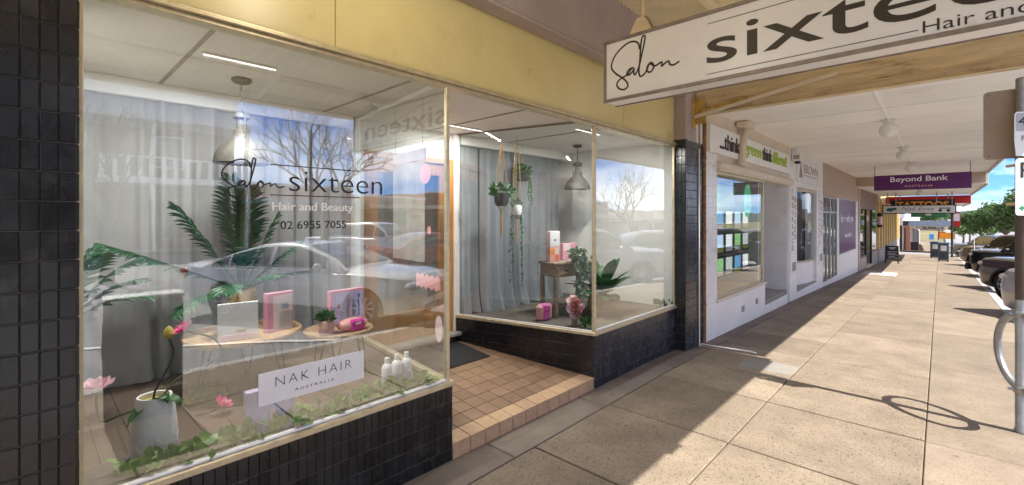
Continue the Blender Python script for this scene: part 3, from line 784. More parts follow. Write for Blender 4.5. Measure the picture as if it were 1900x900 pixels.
for i in range(12):
    y0 = 2.055 + i * tp - (0.0 if i else 0.015); y1 = min(2.055 + (i + 1) * tp, YC - 0.022)
    MB().cbox(XF - 0.02, XF + 0.018, y0 + 0.003, y1 - 0.003, -0.03, 0.107, 0.005).build('riser_tile', 'rtile', ent)
MB().box(-4.6, -4.19, 2.2, 3.45, -0.05, 0.33).build('door_step_core', 'btile', sal)
B('door_sill', 'stone', sal, -4.3, -4.02, 2.25, 3.44, 0.33, 0.372, 0.008)
dm = thing('door_mat', 'charcoal ribbed door mat lying on the buff tiled entry', 'mat', (-3.80, 2.90, ez(-3.80) + 0.001))
MB().cbox(-0.30, 0.30, -0.48, 0.49, 0.0, 0.010, 0.004, Matrix.Rotation(math.atan(0.093), 4, 'Y')).build('pile', 'mat_', dm)
rb = MB()
for k in range(9): rb.cbox(-0.27 + k * 0.066, -0.255 + k * 0.066, -0.45, 0.46, 0.009, 0.013, 0.002, Matrix.Rotation(math.atan(0.093), 4, 'Y'))
rb.build('ribs', 'mat_', dm)
# door: orange timber frame with glass, white jambs
XD = -4.16
dr = thing('entry', None, None); bpy.data.objects.remove(dr)
B('door_jamb', 'white', sal, XD - 0.1, XD + 0.05, 3.40, 3.47, 0.37, 2.67, 0.004)
B('door_jamb', 'white', sal, XD - 0.1, XD + 0.05, 2.20, 2.26, 0.37, 2.67, 0.004)
B('transom_panel', 'white', sal, XD - 0.06, XD + 0.0, 2.26, 3.40, 2.36, 2.67, 0.004)
B('door_frame', 'orange', sal, XD - 0.08, XD + 0.03, 3.345, 3.40, 0.37, 2.36, 0.004)
B('door_frame', 'orange', sal, XD - 0.08, XD + 0.03, 2.26, 2.315, 0.37, 2.36, 0.004)
B('door_frame', 'orange', sal, XD - 0.08, XD + 0.03, 2.315, 3.345, 2.30, 2.36, 0.004)
door = MB().cbox(XD - 0.04, XD, 2.32, 2.44, 0.375, 2.295, 0.004).cbox(XD - 0.04, XD, 3.22, 3.34, 0.375, 2.295, 0.004).cbox(XD - 0.04, XD, 2.44, 3.22, 2.16, 2.295, 0.004).cbox(XD - 0.04, XD, 2.44, 3.22, 0.375, 0.68, 0.004).build('door', 'orange', sal)
MB().box(XD - 0.024, XD - 0.018, 2.44, 3.22, 0.68, 2.16).build('door_pane', GLASS_R, door)
MB().tube([(XD + 0.0, 3.27, 1.28), (XD + 0.05, 3.27, 1.28), (XD + 0.05, 3.27, 1.52), (XD, 3.27, 1.52)], 0.009, 8).build('door_handle', 'chrome', door)
# curtains
def curtain(name, label, x, y0, y1, z0, z1, m, amp=0.035, wl=0.11, flare=0.0, seed=1, gather=None):
    rnd = random.Random(seed); rows = []
    n = int((y1 - y0) / 0.0125); nz = 14
    ph = [rnd.uniform(0, 6.28) for _ in range(5)]
    for k in range(nz + 1):
        t = k / nz; z = z1 + (z0 - z1) * t; r = []
        for i in range(n + 1):
            y = y0 + (y1 - y0) * i / n
            a = amp * (0.55 + 0.30 * math.sin(y * 7.1 + ph[0]) + 0.25 * math.sin(y * 16.3 + ph[3]))
            w = math.sin(y / wl * 6.28 + ph[1] + 1.3 * math.sin(y * 6.7 + ph[2]) + 0.7 * t * math.sin(y * 11 + ph[3]) + 0.25 * math.sin(t * 5 + y * 3))
            w = (abs(w) ** 0.75) * (1 if w > 0 else -1) + 0.25 * math.sin(y / wl * 15.1 + ph[0] + 2 * t)
            w2 = math.sin(y / (wl * 2.3) * 6.28 + ph[4])
            xx = x + a * w * (0.75 + 0.5 * t) + 0.02 * w2 * t + flare * t ** 11 * (1 + 0.5 * w2)
            yy = y + (gather(y, t) if gather else 0)
            zz = z + (0.012 * math.sin(y * 21 + ph[2]) if k == nz else 0)
            r.append((xx, yy, zz))
        rows.append(r)
    o = MB().grid(rows).build(name, m, None, smooth=True, angle=80, fix=False)
    return tag(o, label, 'curtain')
curtain('curtain', 'white sheer curtain hanging behind the palm in the near salon window', -4.18, 0.08, 2.12, 0.525, 2.545, 'curtainw', amp=0.04, wl=0.15, seed=3, flare=0.05)
def gat(y, t):
    return -0.17 * max(0, t - 0.55) * (1 if y < 4.5 else 0.6) * math.exp(-((y - 4.35) / 0.5) ** 2) * 2
curtain('curtain', 'grey sheer curtain pooling on the floor behind the hanging baskets', -4.16, 3.845, 5.42, 0.525, 2.55, 'curtain', amp=0.042, wl=0.105, seed=8, flare=0.07)
curtain('curtain', 'narrow grey sheer curtain beside the entry glass of the second window', -4.17, 3.51, 3.82, 0.525, 2.55, 'curtain', amp=0.03, wl=0.09, seed=5, flare=0.04)
B('curtain_rail', 'white', sal, -4.24, -4.12, 0.06, 2.16, 2.545, 2.668, 0.006)
B('curtain_rail', 'white', sal, -4.24, -4.10, 3.50, 5.73, 2.55, 2.668, 0.006)
MB().box(-4.5, -4.40, 0.06, 2.2, 0.3, 2.70).build('partition', 'greyroom', sal)
MB().box(-4.5, -4.40, 3.5, 5.73, 0.3, 2.70).build('partition', 'greyroom', sal)
# lettering on the first pane
T1 = lambda y, z: frame_T((XF + 0.0042, y, z), (0, 1, 0))
text('window_lettering', 'sixteen', 'black', g1, T1(0.945, 1.835), 0.548, 0.108, 0.001, bold=-0.012)
text('window_lettering', 'Hair and Beauty', 'whitev', g1, T1(0.862, 1.718), 0.44, 0.058, 0.001)
text('window_lettering', '02 6955 7055', 'black', g1, T1(0.90, 1.634), 0.36, 0.043, 0.001, bold=0.008)
B('lettering_rule', 'black', g1, XF + 0.0042, XF + 0.0052, 0.85, 1.345, 1.965, 1.970, 0.0004)
B('lettering_rule', 'black', g1, XF + 0.0042, XF + 0.0052, 0.85, 1.345, 1.809, 1.814, 0.0004)
SAL = [[(425, 372), (418, 335), (390, 315), (340, 320), (280, 358), (230, 410), (204, 465), (206, 505), (240, 540), (290, 570), (325, 600), (334, 630), (310, 652), (275, 652), (248, 630), (252, 600), (280, 575), (330, 548), (362, 508), (378, 500), (352, 506), (330, 528), (328, 546), (344, 550), (370, 528), (384, 506), (380, 534), (392, 548), (418, 500), (440, 420), (466, 300), (460, 280), (445, 290), (434, 350), (428, 450), (420, 530), (434, 562), (470, 536), (500, 474), (522, 474), (530, 500), (512, 530), (490, 532), (480, 508), (500, 476), (540, 492), (588, 468), (588, 496), (612, 476), (636, 464), (646, 486), (672, 490), (710, 468)]]
def script_stroke(parent, T, w, r, m, flatten=0.12, name='script_lettering'):
    # straighten the photographed slant, then fit to width w
    pts = []
    for (x, y) in SAL[0]: pts.append(((x - 200) / 510.0, -((y - 470) + (x - 455) * 0.19) / 510.0, 0))
    sp = smooth_path(pts, 6)
    mb = MB().tube([(p.x * w, p.y * w, 0) for p in sp], r, 6)
    S = Matrix.Diagonal((1, 1, flatten, 1))
    mb.v = [tuple(T @ S @ Vector(v)) for v in mb.v]
    return mb.build(name, m, parent)
script_stroke(g1, T1(0.635, 1.885), 0.285, 0.0034, 'black', 0.2)
# stickers on the returns
dL = Vector((RB1[0] - XF, RB1[1] - YB, 0)).normalized()
def on_left(t, z, off=-0.006):
    p = Vector((XF, YB, 0)) + dL * t + Vector((dL.y, -dL.x, 0)) * off
    return frame_T((p.x, p.y, z), dL)
def disc(T, rx, ry, t=0.0015, seg=28):
    return MB().prism([(rx * math.cos(6.2832 * k / seg), ry * math.sin(6.2832 * k / seg)) for k in range(seg)], 0, t, T)
disc(on_left(0.10, 0.90), 0.05, 0.095).build('round_sticker', 'palepink', g3)
disc(on_left(0.24, 1.60), 0.028, 0.030).build('round_sticker', 'pinkv', g3)
disc(on_left(0.30, 2.02), 0.085, 0.075).build('round_sticker', 'pinkv', g3)
wv = [(0.36 * k / 16, 0.012 * math.sin(k * 1.9)) for k in range(17)] + [(0.36 - 0.36 * k / 16, 0.095 + 0.012 * math.sin(k * 1.9)) for k in range(17)]
MB().prism(wv, 0, 0.0015, on_left(0.08, 1.17)).build('wavy_sticker', 'pinkv', g3)
po = thing('hanging_poster', 'pale pink poster hanging from a clear rail beside the salon door', 'poster', (0, 0, 0))
def on_left2(t, z): return on_left(t, z, 0.07)
MB().cbox(0.45, 1.02, 0, 0.80, 0, 0.003, 0.001, on_left2(0, 1.34)).build('sheet', mat('poster_print', (0.62, 0.47, 0.44), 0.6, vary=0.22, scale=4, color2=(0.75, 0.70, 0.68), c2lo=0.4, c2hi=0.65, c2scale=2.6), po)
MB().cbox(0.44, 1.03, 0, 0.09, 0, 0.010, 0.002, on_left2(0, 2.15)).build('rail', 'palepink', po)
for t in (0.49, 0.98): MB().tube([tuple(on_left2(t, 2.22) @ Vector((0, 0, 0.005))), tuple(on_left2(t, 2.668) @ Vector((0, 0, 0.005)))], 0.002, 5).build('wire', 'galv', po)

# ================================================================ CANOPIES
XE = 1.16
c1 = thing('street_canopy', 'cream corrugated iron canopy sloping over the salon footpath', 'canopy')
def z1c(x): return 3.86 - (x - XP) * (0.62 / (XE - XP))
rows = [[], []]
for i in range(int(9.0 / 0.0127) + 1):
    y = -3.0 + i * 0.0127
    w = 0.0085 * math.sin(2 * math.pi * y / 0.076)
    for k, x in enumerate((XP - 0.15, XE)): rows[k].append((x, y, z1c(x) + w))
MB().grid(rows).build('corrugated_sheet', 'tin', c1, smooth=True, angle=60, fix=False)
for x in (-1.55, -0.45, 0.62):
    MB().cbox(x - 0.03, x + 0.03, -3, 6.0, z1c(x) - 0.085, z1c(x) - 0.012, 0.004).build('purlin', 'tin', c1)
B('gutter', 'cream', c1, XE - 0.02, XE + 0.12, -3, 6.0, 3.10, 3.30, 0.01)
ra = MB()
for y in (-1.2, 1.9):
    d = Vector((XE - XP, 0, z1c(XE) - z1c(XP)))
    MB().cbox(0, d.length, -0.14, -0.02, -0.03, 0.03, 0.004, frame_T((XP, y, z1c(XP)), d, (0, 0, 1))).build('rafter', 'cream', c1)
def flat_canopy(label, y0, y1, zs, m='soffit', step=1.02, th=0.34, xw=-2.35):
    c = thing('street_canopy', label, 'canopy', group=None)
    y = y0
    while y < y1 - 0.05:
        y2 = min(y1, y + step * random.uniform(0.88, 1.12))
        if y1 - y2 < 0.3: y2 = y1
        dz = random.uniform(-0.008, 0.004)
        MB().cbox(xw - 0.25, XE - 0.02, y + 0.011, y2 - 0.011, zs + dz, zs + 0.02, 0.003).build('soffit_board', m, c)
        y = y2
    MB().box(xw - 0.25, XE - 0.005, y0 + 0.01, y1 - 0.01, zs + 0.021, zs + th - 0.03).build('roof_deck', 'dark', c)
    B('fascia', 'cream', c, XE - 0.018, XE + 0.03, y0, y1, zs - 0.06, zs + th, 0.006)
    B('end_fascia', m, c, xw - 0.05, XE - 0.022, y0 - 0.025, y0 + 0.008, zs - 0.015, zs + th, 0.006)
    return c
c2 = flat_canopy('white boarded canopy with round globe lights over the neighbouring shops', 6.12, 22.0, 3.20)
c3 = flat_canopy('lower white canopy beyond the purple bank sign', 22.03, 33.0, 2.83, step=1.4)
c4 = flat_canopy('canopy with a red end board in front of the yellow building', 33.06, 44.5, 2.42, step=2.0)
B('red_board', 'red', c4, -2.2, XE, 32.96, 33.03, 2.40, 2.80, 0.005)
# longitudinal cover strip with the conduit to the globe lights
MB().tube([(-0.57, 6.1, 3.192), (-0.57, 17.0, 3.192)], 0.012, 6).build('conduit', 'soffit', c2)
B('bulkhead', 'tan', c2, -2.4, XE - 0.03, 21.86, 21.97, 2.86, 3.20, 0.004)
# globe lights
gl = thing('globe_light', 'white globe light under the soffit closest to the rusty beam', 'lamp', (-0.57, 9.1, 3.19), group='globe lights under the canopies')
MB().lathe([(0.0, 0.004), (0.085, 0.0), (0.09, -0.012), (0.06, -0.035), (0.052, -0.06)], 18).build('gallery', 'globe', gl)
MB().ball((0, 0, -0.155), 0.125, 0.125, 0.112, 20, 12).build('globe', 'globe', gl)
for (x, y, z, lab) in ((-0.57, 12.95, 3.19, 'white globe light, second from the rusty beam along the soffit'), (-0.58, 16.6, 3.19, 'white globe light just above the purple bank sign'), (-0.6, 25.2, 2.82, 'small white globe light hanging below the purple bank sign')):
    o = copy_tree(gl); o.location = (x, y, z); o['label'] = lab
# rusty steel end beam with brace
bm_ = thing('steel_canopy_beam', 'rusty cream painted steel beam with ochre brackets spanning the canopy end', 'beam')
YBm = 6.03
zb0, zb1 = 3.03, 3.17
B('web', 'rust', bm_, XP + 0.02, XE, YBm - 0.006, YBm + 0.006, zb0, zb1 + 0.22, 0.002)
B('flange', 'rust', bm_, XP + 0.02, XE, YBm - 0.05, YBm + 0.05, zb0 - 0.012, zb0, 0.002)
B('flange', 'rust', bm_, XP + 0.02, XE, YBm - 0.05, YBm + 0.05, zb1 + 0.22, zb1 + 0.232, 0.002)
B('angle_iron', 'rust', bm_, XP + 0.02, XE, YBm - 0.03, YBm - 0.008, zb0 + 0.075, zb0 + 0.088, 0.002)
for k in range(18):
    MB().ball((XP + 0.3 + k * 0.19, YBm - 0.009, zb0 + 0.04), 0.013, 0.008, 0.013, 8, 5).build('rivet', 'rust', bm_)
MB().cbox(0, 1.55, -0.022, 0.022, -0.012, 0.012, 0.002, frame_T((XP + 0.02, YBm - 0.07, 3.0), (1.0, 0, 0.16))).build('tie_rod', 'cream', bm_)
B('bracket_plate', 'ochre', bm_, XP + 0.005, XP + 0.16, YBm - 0.068, YBm - 0.055, 2.90, 3.22, 0.003)
B('bracket_foot', 'ochre', bm_, XP - 0.002, XP + 0.014, YBm - 0.10, YBm + 0.02, 2.86, 3.26, 0.003)
MB().prism([(0, 0), (0.62, 0.16), (0.62, 0.21), (0, 0.12)], -0.008, 0.008, frame_T((XP + 0.03, YBm - 0.055, 2.96), (1, 0, 0))).build('gusset', 'ochre', bm_)
for (a, b) in ((0.05, 2.95), (0.11, 2.95), (0.05, 3.05), (0.11, 3.10)):
    MB().ball((XP + a, YBm - 0.07, b), 0.013, 0.008, 0.013, 8, 5).build('bolt', 'ochre', bm_)
dp = thing('downpipe', 'rusted iron downpipe beside the tiled pillar with flaking paint', 'pipe', (XP + 0.0, 6.335, -0.02))
MB().tube([(0.0, 0, 0), (0.0, 0, 3.2)], 0.030, 10).build('pipe', 'rustpipe', dp)
for z in (0.5, 1.5, 2.5): MB().lathe([(0.036, 0), (0.036, 0.03)], 10, Matrix.Translation((0, 0, z))).build('strap', 'rustpipe', dp)
MB().tube([(XP + 0.012, 6.20, 2.68), (XP + 0.012, 6.20, 3.25)], 0.016, 8).build('riser_pipe', 'white', sal)

# ================================================================ HANGING SALON SIGN
sg = thing('hanging_sign', 'long white lightbox sign with brown script and wide lettering hung over the footpath', 'sign')
YS, XS0, XS1, ZS0, ZS1 = 3.08, -1.905, 0.86, 2.585, 3.055
th = 0.17
MB().cbox(XS0, XS1, YS + 0.004, YS + th - 0.004, ZS0 + 0.004, ZS1 - 0.004, 0.006).build('case', 'signwhite', sg)
for (yy, s) in ((YS, -1), (YS + th, 1)):
    fr = MB()
    y0, y1 = yy - 0.006, yy + 0.006
    fr.cbox(XS0 - 0.004, XS1 + 0.004, y0, y1, ZS0 - 0.003, ZS0 + 0.022, 0.003)
    fr.cbox(XS0 - 0.004, XS1 + 0.004, y0, y1, ZS1 - 0.022, ZS1 + 0.003, 0.003)
    fr.cbox(XS0 - 0.004, XS0 + 0.018, y0 - 0.0004, y1 + 0.0004, ZS0 + 0.0005, ZS1 - 0.0005, 0.003)
    fr.cbox(XS1 - 0.018, XS1 + 0.004, y0 - 0.0004, y1 + 0.0004, ZS0 + 0.0005, ZS1 - 0.0005, 0.003)
    fr.build('frame', 'signframe', sg)
TS = lambda x, z: frame_T((x, YS + 0.0035, z), (1, 0, 0))
script_stroke(sg, TS(-1.845, 2.822), 0.535, 0.0068, 'ink', 0.2)
text('lettering', 'sixteen', 'ink', sg, TS(-1.125, 2.705), 1.69, 0.222, 0.002, bold=0.004)
text('lettering', 'Hair and Beauty', 'ink', sg, TS(-0.062, 2.603), 0.70, 0.078, 0.002, bold=-0.004)
B('rule', 'ink', sg, -1.12, 0.55, YS + 0.0015, YS + 0.0035, 2.972, 2.976, 0.0006)
B('rule', 'ink', sg, -1.13, -0.078, YS + 0.0015, YS + 0.0035, 2.640, 2.644, 0.0006)
for x in (-1.62, 0.55):
    hb = MB().tube(smooth_path([(x - 0.085, YS + 0.08, ZS1), (x - 0.06, YS + 0.08, ZS1 + 0.05), (x - 0.03, YS + 0.08, ZS1 + 0.115), (x, YS + 0.08, ZS1 + 0.13), (x + 0.03, YS + 0.08, ZS1 + 0.115), (x + 0.06, YS + 0.08, ZS1 + 0.05), (x + 0.085, YS + 0.08, ZS1)], 4), 0.016, 8)
    hb.build('hanger_bracket', 'signframe', sg)
    MB().prism([(-0.095, 0), (0.095, 0), (0.05, 0.09), (0.025, 0.125), (-0.025, 0.125), (-0.05, 0.09)], -0.05, 0.05, frame_T((x, YS + 0.085, ZS1 + 0.002), (1, 0, 0))).build('hanger_plate', 'rust', sg)
    MB().tube([(x, YS + 0.08, ZS1 + 0.12), (x, YS + 0.08, z1c(x) - 0.01)], 0.014, 8).build('hanger_rod', 'rust', sg)

# ================================================================ POST WITH RING AND PARKING SIGNS
PX, PY = 0.475, 5.40
pp = thing('parking_sign_post', 'round steel sign post with a bicycle ring clamped to it at the kerb', 'post', (PX, PY, g(PY)))
MB().lathe([(0.045, 0.0), (0.045, 0.02), (0.038, 0.03), (0.038, 2.35)], 18).build('lower_tube', 'galv', pp)
MB().lathe([(0.035, 2.05), (0.035, 2.79), (0.036, 2.80), (0.030, 2.81)], 18).build('upper_tube', 'galv', pp)
MB().lathe([(0.0385, 1.05), (0.0385, 2.1)], 18).build('painted_sleeve', 'brownpaint', pp)
rg = MB()
cz, rr = 0.635, 0.30
rdir = Vector((-0.38, 0.925, 0)).normalized()
pts = [tuple(rdir * (rr * math.cos(t)) + Vector((0, 0, cz + rr * math.sin(t)))) for t in [2 * math.pi * k / 48 for k in range(48)]]
rg.tube(pts, 0.027, 10, closed=True).build('bicycle_ring', 'galv', pp)
for z in (cz - rr, cz + rr):
    MB().lathe([(0.046, -0.028), (0.050, -0.022), (0.050, 0.022), (0.046, 0.028)], 18, Matrix.Translation((0, 0, z))).build('clamp', 'galv', pp)
    MB().tube([(-0.075, -0.02, z), (-0.04, -0.01, z)], 0.012, 8).build('clamp_bolt', 'galv', pp)
def rrect(w, h, r, seg=5):
    o = []
    for (cx, cy, a0) in ((w / 2 - r, h / 2 - r, 0), (-w / 2 + r, h / 2 - r, 90), (-w / 2 + r, -h / 2 + r, 180), (w / 2 - r, -h / 2 + r, 270)):
        for k in range(seg + 1):
            a = R(a0 + 90 * k / seg); o.append((cx + r * math.cos(a), cy + r * math.sin(a)))
    return o
sb = thing('road_sign', 'rounded sign plate seen from its weathered bare back, clamped high on the post', 'sign', (PX, PY + 0.05, 0))
MB().prism(rrect(0.42, 0.56, 0.03), 0, 0.003, frame_T((0.0, 0.0, 2.45), (1, 0, 0))).build('plate', 'signback', sb)
MB().prism(rrect(0.40, 0.54, 0.025), -0.0045, -0.0005, frame_T((0.0, 0.0, 2.45), (1, 0, 0))).build('sign_face', 'whitev', sb)
for (dx, dz) in ((-0.18, 0.25), (-0.18, -0.25)):
    MB().ball((dx, -0.004, 2.45 + dz), 0.006, 0.004, 0.006, 8, 5).build('rivet', 'brownpaint', sb)
ps = thing('parking_sign', 'white parking time sign with grey and green print facing along the footpath', 'sign', (PX + 0.055, PY - 0.085, 0), R(38))
MB().prism([(-0.128, 0.0), (0.13, 0.0), (0.13, 0.34), (-0.125, 0.34), (-0.14, 0.32), (-0.14, 0.12)], 0, 0.003, frame_T((0, 0, 2.17), (1, 0, 0))).build('upper_plate', 'whitev', ps)
MB().prism(rrect(0.27, 0.44, 0.02), 0, 0.003, frame_T((0.0, -0.004, 1.93), (1, 0, 0))).build('lower_plate', 'whitev', ps)
MB().prism(rrect(0.26, 0.14, 0.015), 0, 0.0015, frame_T((0.0, -0.0035, 2.43), (1, 0, 0))).build('number_patch', mat('grey_print', (0.45, 0.47, 0.5), 0.6), ps)
text('lettering', '45P', 'black', ps, frame_T((-0.115, -0.006, 2.40), (1, 0, 0)), 0.20, 0.075)
text('lettering', 'P', 'black', ps, frame_T((-0.10, -0.009, 2.0), (1, 0, 0)), 0.08, 0.12)
text('lettering', 'FRI', mat('grey_letter', (0.3, 0.3, 0.3), 0.6), ps, frame_T((-0.09, -0.006, 2.29), (1, 0, 0)), 0.09, 0.035)
MB().prism([(0, 0.012), (0.03, 0.035), (0.03, 0.02), (0.12, 0.02), (0.12, 0.004), (0.03, 0.004), (0.03, -0.011)], 0, 0.0015, frame_T((-0.115, -0.0085, 1.755), (1, 0, 0))).build('arrow', 'green', ps)
for z in (1.80, 2.10): MB().tube([(-0.10, 0.02, z), (-0.10, 0.10, z)], 0.012, 8).build('clamp', 'rust', ps)

# lit globe under the salon canopy: its glint shows on the gloss fascia
cg = thing('canopy_lamp', 'lit globe lamp under the corrugated canopy glinting on the mustard fascia', 'lamp', (-1.45, 1.075, z1c(-1.45)))
MB().lathe([(0.0, -0.01), (0.07, -0.012), (0.075, -0.03), (0.05, -0.06), (0.045, -0.09)], 16).build('gallery', 'cream', cg)
MB().tube([(0, 0, -0.08), (0, 0, -0.25)], 0.012, 8).build('drop_rod', 'cream', cg)
MB().ball((0, 0, -0.34), 0.10, 0.10, 0.10, 20, 12).build('globe', mat('lit_globe', (0.9, 0.88, 0.82), 0.3, emit=((1.0, 0.88, 0.68), 3.0)), cg)
cl_ = bpy.data.lights.new('canopy_lamp_light', 'POINT'); cl_.energy = 5; cl_.shadow_soft_size = 0.11; cl_.color = (1.0, 0.88, 0.70)
clo = bpy.data.objects.new('canopy_lamp_light', cl_); col.objects.link(clo); clo.parent = cg; clo.location = (0, 0, -0.46)

# ================================================================ NEIGHBOURING SHOPS
W2 = -2.35
def wallbox(name, m, parent, y0, y1, z0, z1, x1=W2, x0=-2.62): return B(name, m, parent, x0, x1, y0, y1, z0, z1, 0.004)
s2 = thing('white_tiled_shop', 'white tiled shop with a green and brown slogan board above its window', 'building')
# wall round the window
p_ = wallbox('pier', 'wgrout', s2, 6.36, 6.84, -0.12, 2.62, W2 - 0.007)
tile_wall(p_, (W2 - 0.007, 6.36), (0, 1, 0), 0.48, 0.45, 2.60, 0.16, 0.155, m='wtile', gap=0.002)
wallbox('stall_riser', 'white', s2, 6.36, 9.33, -0.2, 0.452, W2 + 0.002)
wallbox('riser_skirting', 'white', s2, 9.33, 11.02, -0.25, 0.06, W2 + 0.001)
B('window_sill', 'cream', s2, -2.5, W2 + 0.03, 6.80, 9.36, 0.455, 0.50, 0.008)
wallbox('header', 'cream', s2, 6.36, 11.24, 2.50, 3.2)
B('blind_box', 'cream', s2, W2 - 0.12, W2 + 0.09, 6.84, 11.24, 2.36, 2.50, 0.035)
for y in (6.845, 9.255): B('window_frame', 'alu', s2, W2 - 0.06, W2 - 0.012, y, y + 0.04, 0.50, 2.37, 0.004)
B('window_frame', 'alu', s2, W2 - 0.06, W2 - 0.012, 6.885, 9.255, 0.50, 0.53, 0.004)
B('window_frame', 'alu', s2, W2 - 0.06, W2 - 0.012, 6.885, 9.255, 2.33, 2.37, 0.004)
pane((W2 - 0.035, 6.885), (W2 - 0.035, 9.255), 0.53, 2.33, GLASS_R, parent=s2)
B('vent_brick', 'ybase', s2, W2 - 0.01, W2 + 0.006, 7.95, 8.1, 0.14, 0.24, 0.003)
B('vent_brick', 'ybase', s2, W2 - 0.01, W2 + 0.006, 8.72, 8.87, 0.16, 0.26, 0.003)
# display interior
MB().box(-3.9, -3.85, 6.4, 9.3, 0.0, 2.6).build('display_back', 'greyroom', s2)
MB().box(-3.85, W2 - 0.1, 6.4, 9.3, 0.40, 0.47).build('display_floor', 'tan', s2)
MB().box(-3.85, W2 - 0.1, 6.38, 6.44, 0.47, 2.6).build('display_side', 'white', s2)
MB().box(-3.85, W2 - 0.1, 6.4, 9.3, 2.50, 2.58).build('display_ceiling', 'white', s2)
# alcove with tiled far side
aw = MB().box(-3.7, W2 - 0.007, 11.028, 11.24, -0.2, 2.6).build('alcove_wall', 'wgrout', s2)
tile_wall(aw, (-3.55, 11.028), (1, 0, 0), 1.19, 0.14, 2.50, 0.155, 0.155, m='wtile', gap=0.002)
MB().box(-3.7, W2 - 0.12, 9.33, 9.40, -0.2, 2.6).build('alcove_wall', 'white', s2)
MB().box(-3.7, W2 - 0.002, 9.40, 11.02, -0.25, 0.09).build('alcove_step', 'stone', s2)
B('step_slab', 'stone', s2, -3.7, W2 - 0.015, 9.42, 11.01, 0.09, 0.13, 0.006)
MB().box(-3.8, -3.7, 9.3, 11.3, -0.2, 2.6).build('alcove_back', 'white', s2)
MB().box(-3.7, W2 - 0.13, 9.3, 11.24, 2.46, 2.6).build('alcove_ceiling', 'white', s2)
B('door', 'ybase', s2, -3.7, -3.66, 9.6, 10.7, 0.13, 2.2, 0.01)
MB().box(-8, -2.62, 6.31, 22.4, 3.5, 6.5).build('upper_wall', 'cream', s2)
# property posters in the window
# the posters are backlit panels
lit = {k_: mat('backlit_' + k_, c_, 0.5, emit=(c_, 0.25)) for k_, c_ in (('card', (0.8, 0.82, 0.84)), ('paleblue', (0.5, 0.66, 0.85)), ('blue', (0.10, 0.32, 0.62)), ('grey', (0.5, 0.55, 0.55)), ('green', (0.25, 0.5, 0.2)))}
pcols = [lit['card'], lit['paleblue'], lit['card'], lit['blue'], lit['grey'], lit['green']]
k = 0
for r_, z in enumerate((0.72, 1.10, 1.48)):
    for c_, y in enumerate((6.98, 7.42, 7.86, 8.30, 8.74)):
        pf = thing('property_poster', 'framed poster in the %s row of the green sign window, %s from the pillar' % (('bottom', 'middle', 'top')[r_], ('first', 'second', 'third', 'fourth', 'fifth')[c_]), 'poster', (-2.58, y, z), group='posters in the white shop window')
        MB().cbox(0, 0.012, 0, 0.36, 0, 0.33, 0.003).build('frame', 'chalk', pf)
        MB().cbox(0.0115, 0.014, 0.025, 0.335, 0.10, 0.305, 0.001).build('picture', pcols[(k * 5 + r_) % 6], pf)
        MB().cbox(0.0115, 0.014, 0.025, 0.335, 0.025, 0.09, 0.001).build('caption', 'card' if k % 3 else 'lime', pf)
        k += 1
for (y, lab) in ((7.12, 'green oval sign with white chevron hanging near the pillar side of the window'), (8.78, 'green oval sign with white chevron hanging near the alcove side of the window')):
    go = thing('oval_sign', lab, 'sign', (-2.50, y, 1.98), group='green oval signs')
    disc(frame_T((0, 0, 0), (0, 1, 0)), 0.20, 0.29, 0.012).build('disc', mat('backlit_green_disc', (0.03, 0.26, 0.10), 0.4, emit=((0.03, 0.26, 0.10), 0.35)), go)  # disc given a glow in its own green
    for dz in (0.03, -0.10):
        MB().prism([(-0.11, 0.0), (0, 0.10), (0.11, 0.0), (0.11, -0.055), (0, 0.045), (-0.11, -0.055)], 0, 0.003, frame_T((0.012, 0, dz), (0, 1, 0))).build('chevron', 'whitev', go)
    MB().tube([(0.006, 0, 0.28), (0.006, 0, 0.52)], 0.003, 5).build('wire', 'galv', go)
lb = thing('window_banner', 'pale green board with dark frame hanging high in the white shop window', 'sign', (-2.62, 7.5, 1.86))
MB().cbox(0, 0.02, 0, 0.95, 0, 0.36, 0.004).build('board', mat('pale_green_print', (0.35, 0.62, 0.45), 0.5), lb)
MB().cbox(-0.004, 0.0215, -0.02, 0.97, 0.36, 0.385, 0.003).build('rail', 'chalk', lb)
# slogan board
tb = thing('slogan_board', 'white fascia board with brown and lime slogan lettering over the tiled shop', 'sign')
B('board', 'white', tb, W2, W2 + 0.05, 6.43, 10.97, 2.60, 2.985, 0.004)
TX = W2 + 0.0505
def tw(y, z): return frame_T((TX, y, z), (0, 1, 0))
text('lettering', '...think', 'ink', tb, tw(6.80, 2.68), 0.86, 0.23, 0.012, bold=0.006)
text('lettering', 'green', 'lime', tb, tw(7.92, 2.655), 0.95, 0.21, 0.012, bold=0.012)
text('lettering', 'think', 'ink', tb, tw(8.95, 2.71), 0.62, 0.23, 0.012, bold=0.006)
text('lettering', 'different!', 'lime', tb, tw(9.62, 2.71), 1.08, 0.23, 0.012, bold=0.012)
sp = thing('stub_pipe', 'short cream vent pipe slanting in front of the slogan board', 'pipe')
MB().tube([(W2 + 0.09, 7.66, 2.50), (W2 + 0.09, 7.69, 2.80), (W2 + 0.10, 7.86, 3.12)], 0.055, 12).build('pipe', 'cream', sp)
MB().cbox(W2 + 0.02, W2 + 0.20, 7.62, 8.0, 3.10, 3.19, 0.01).build('cap', 'cream', sp)
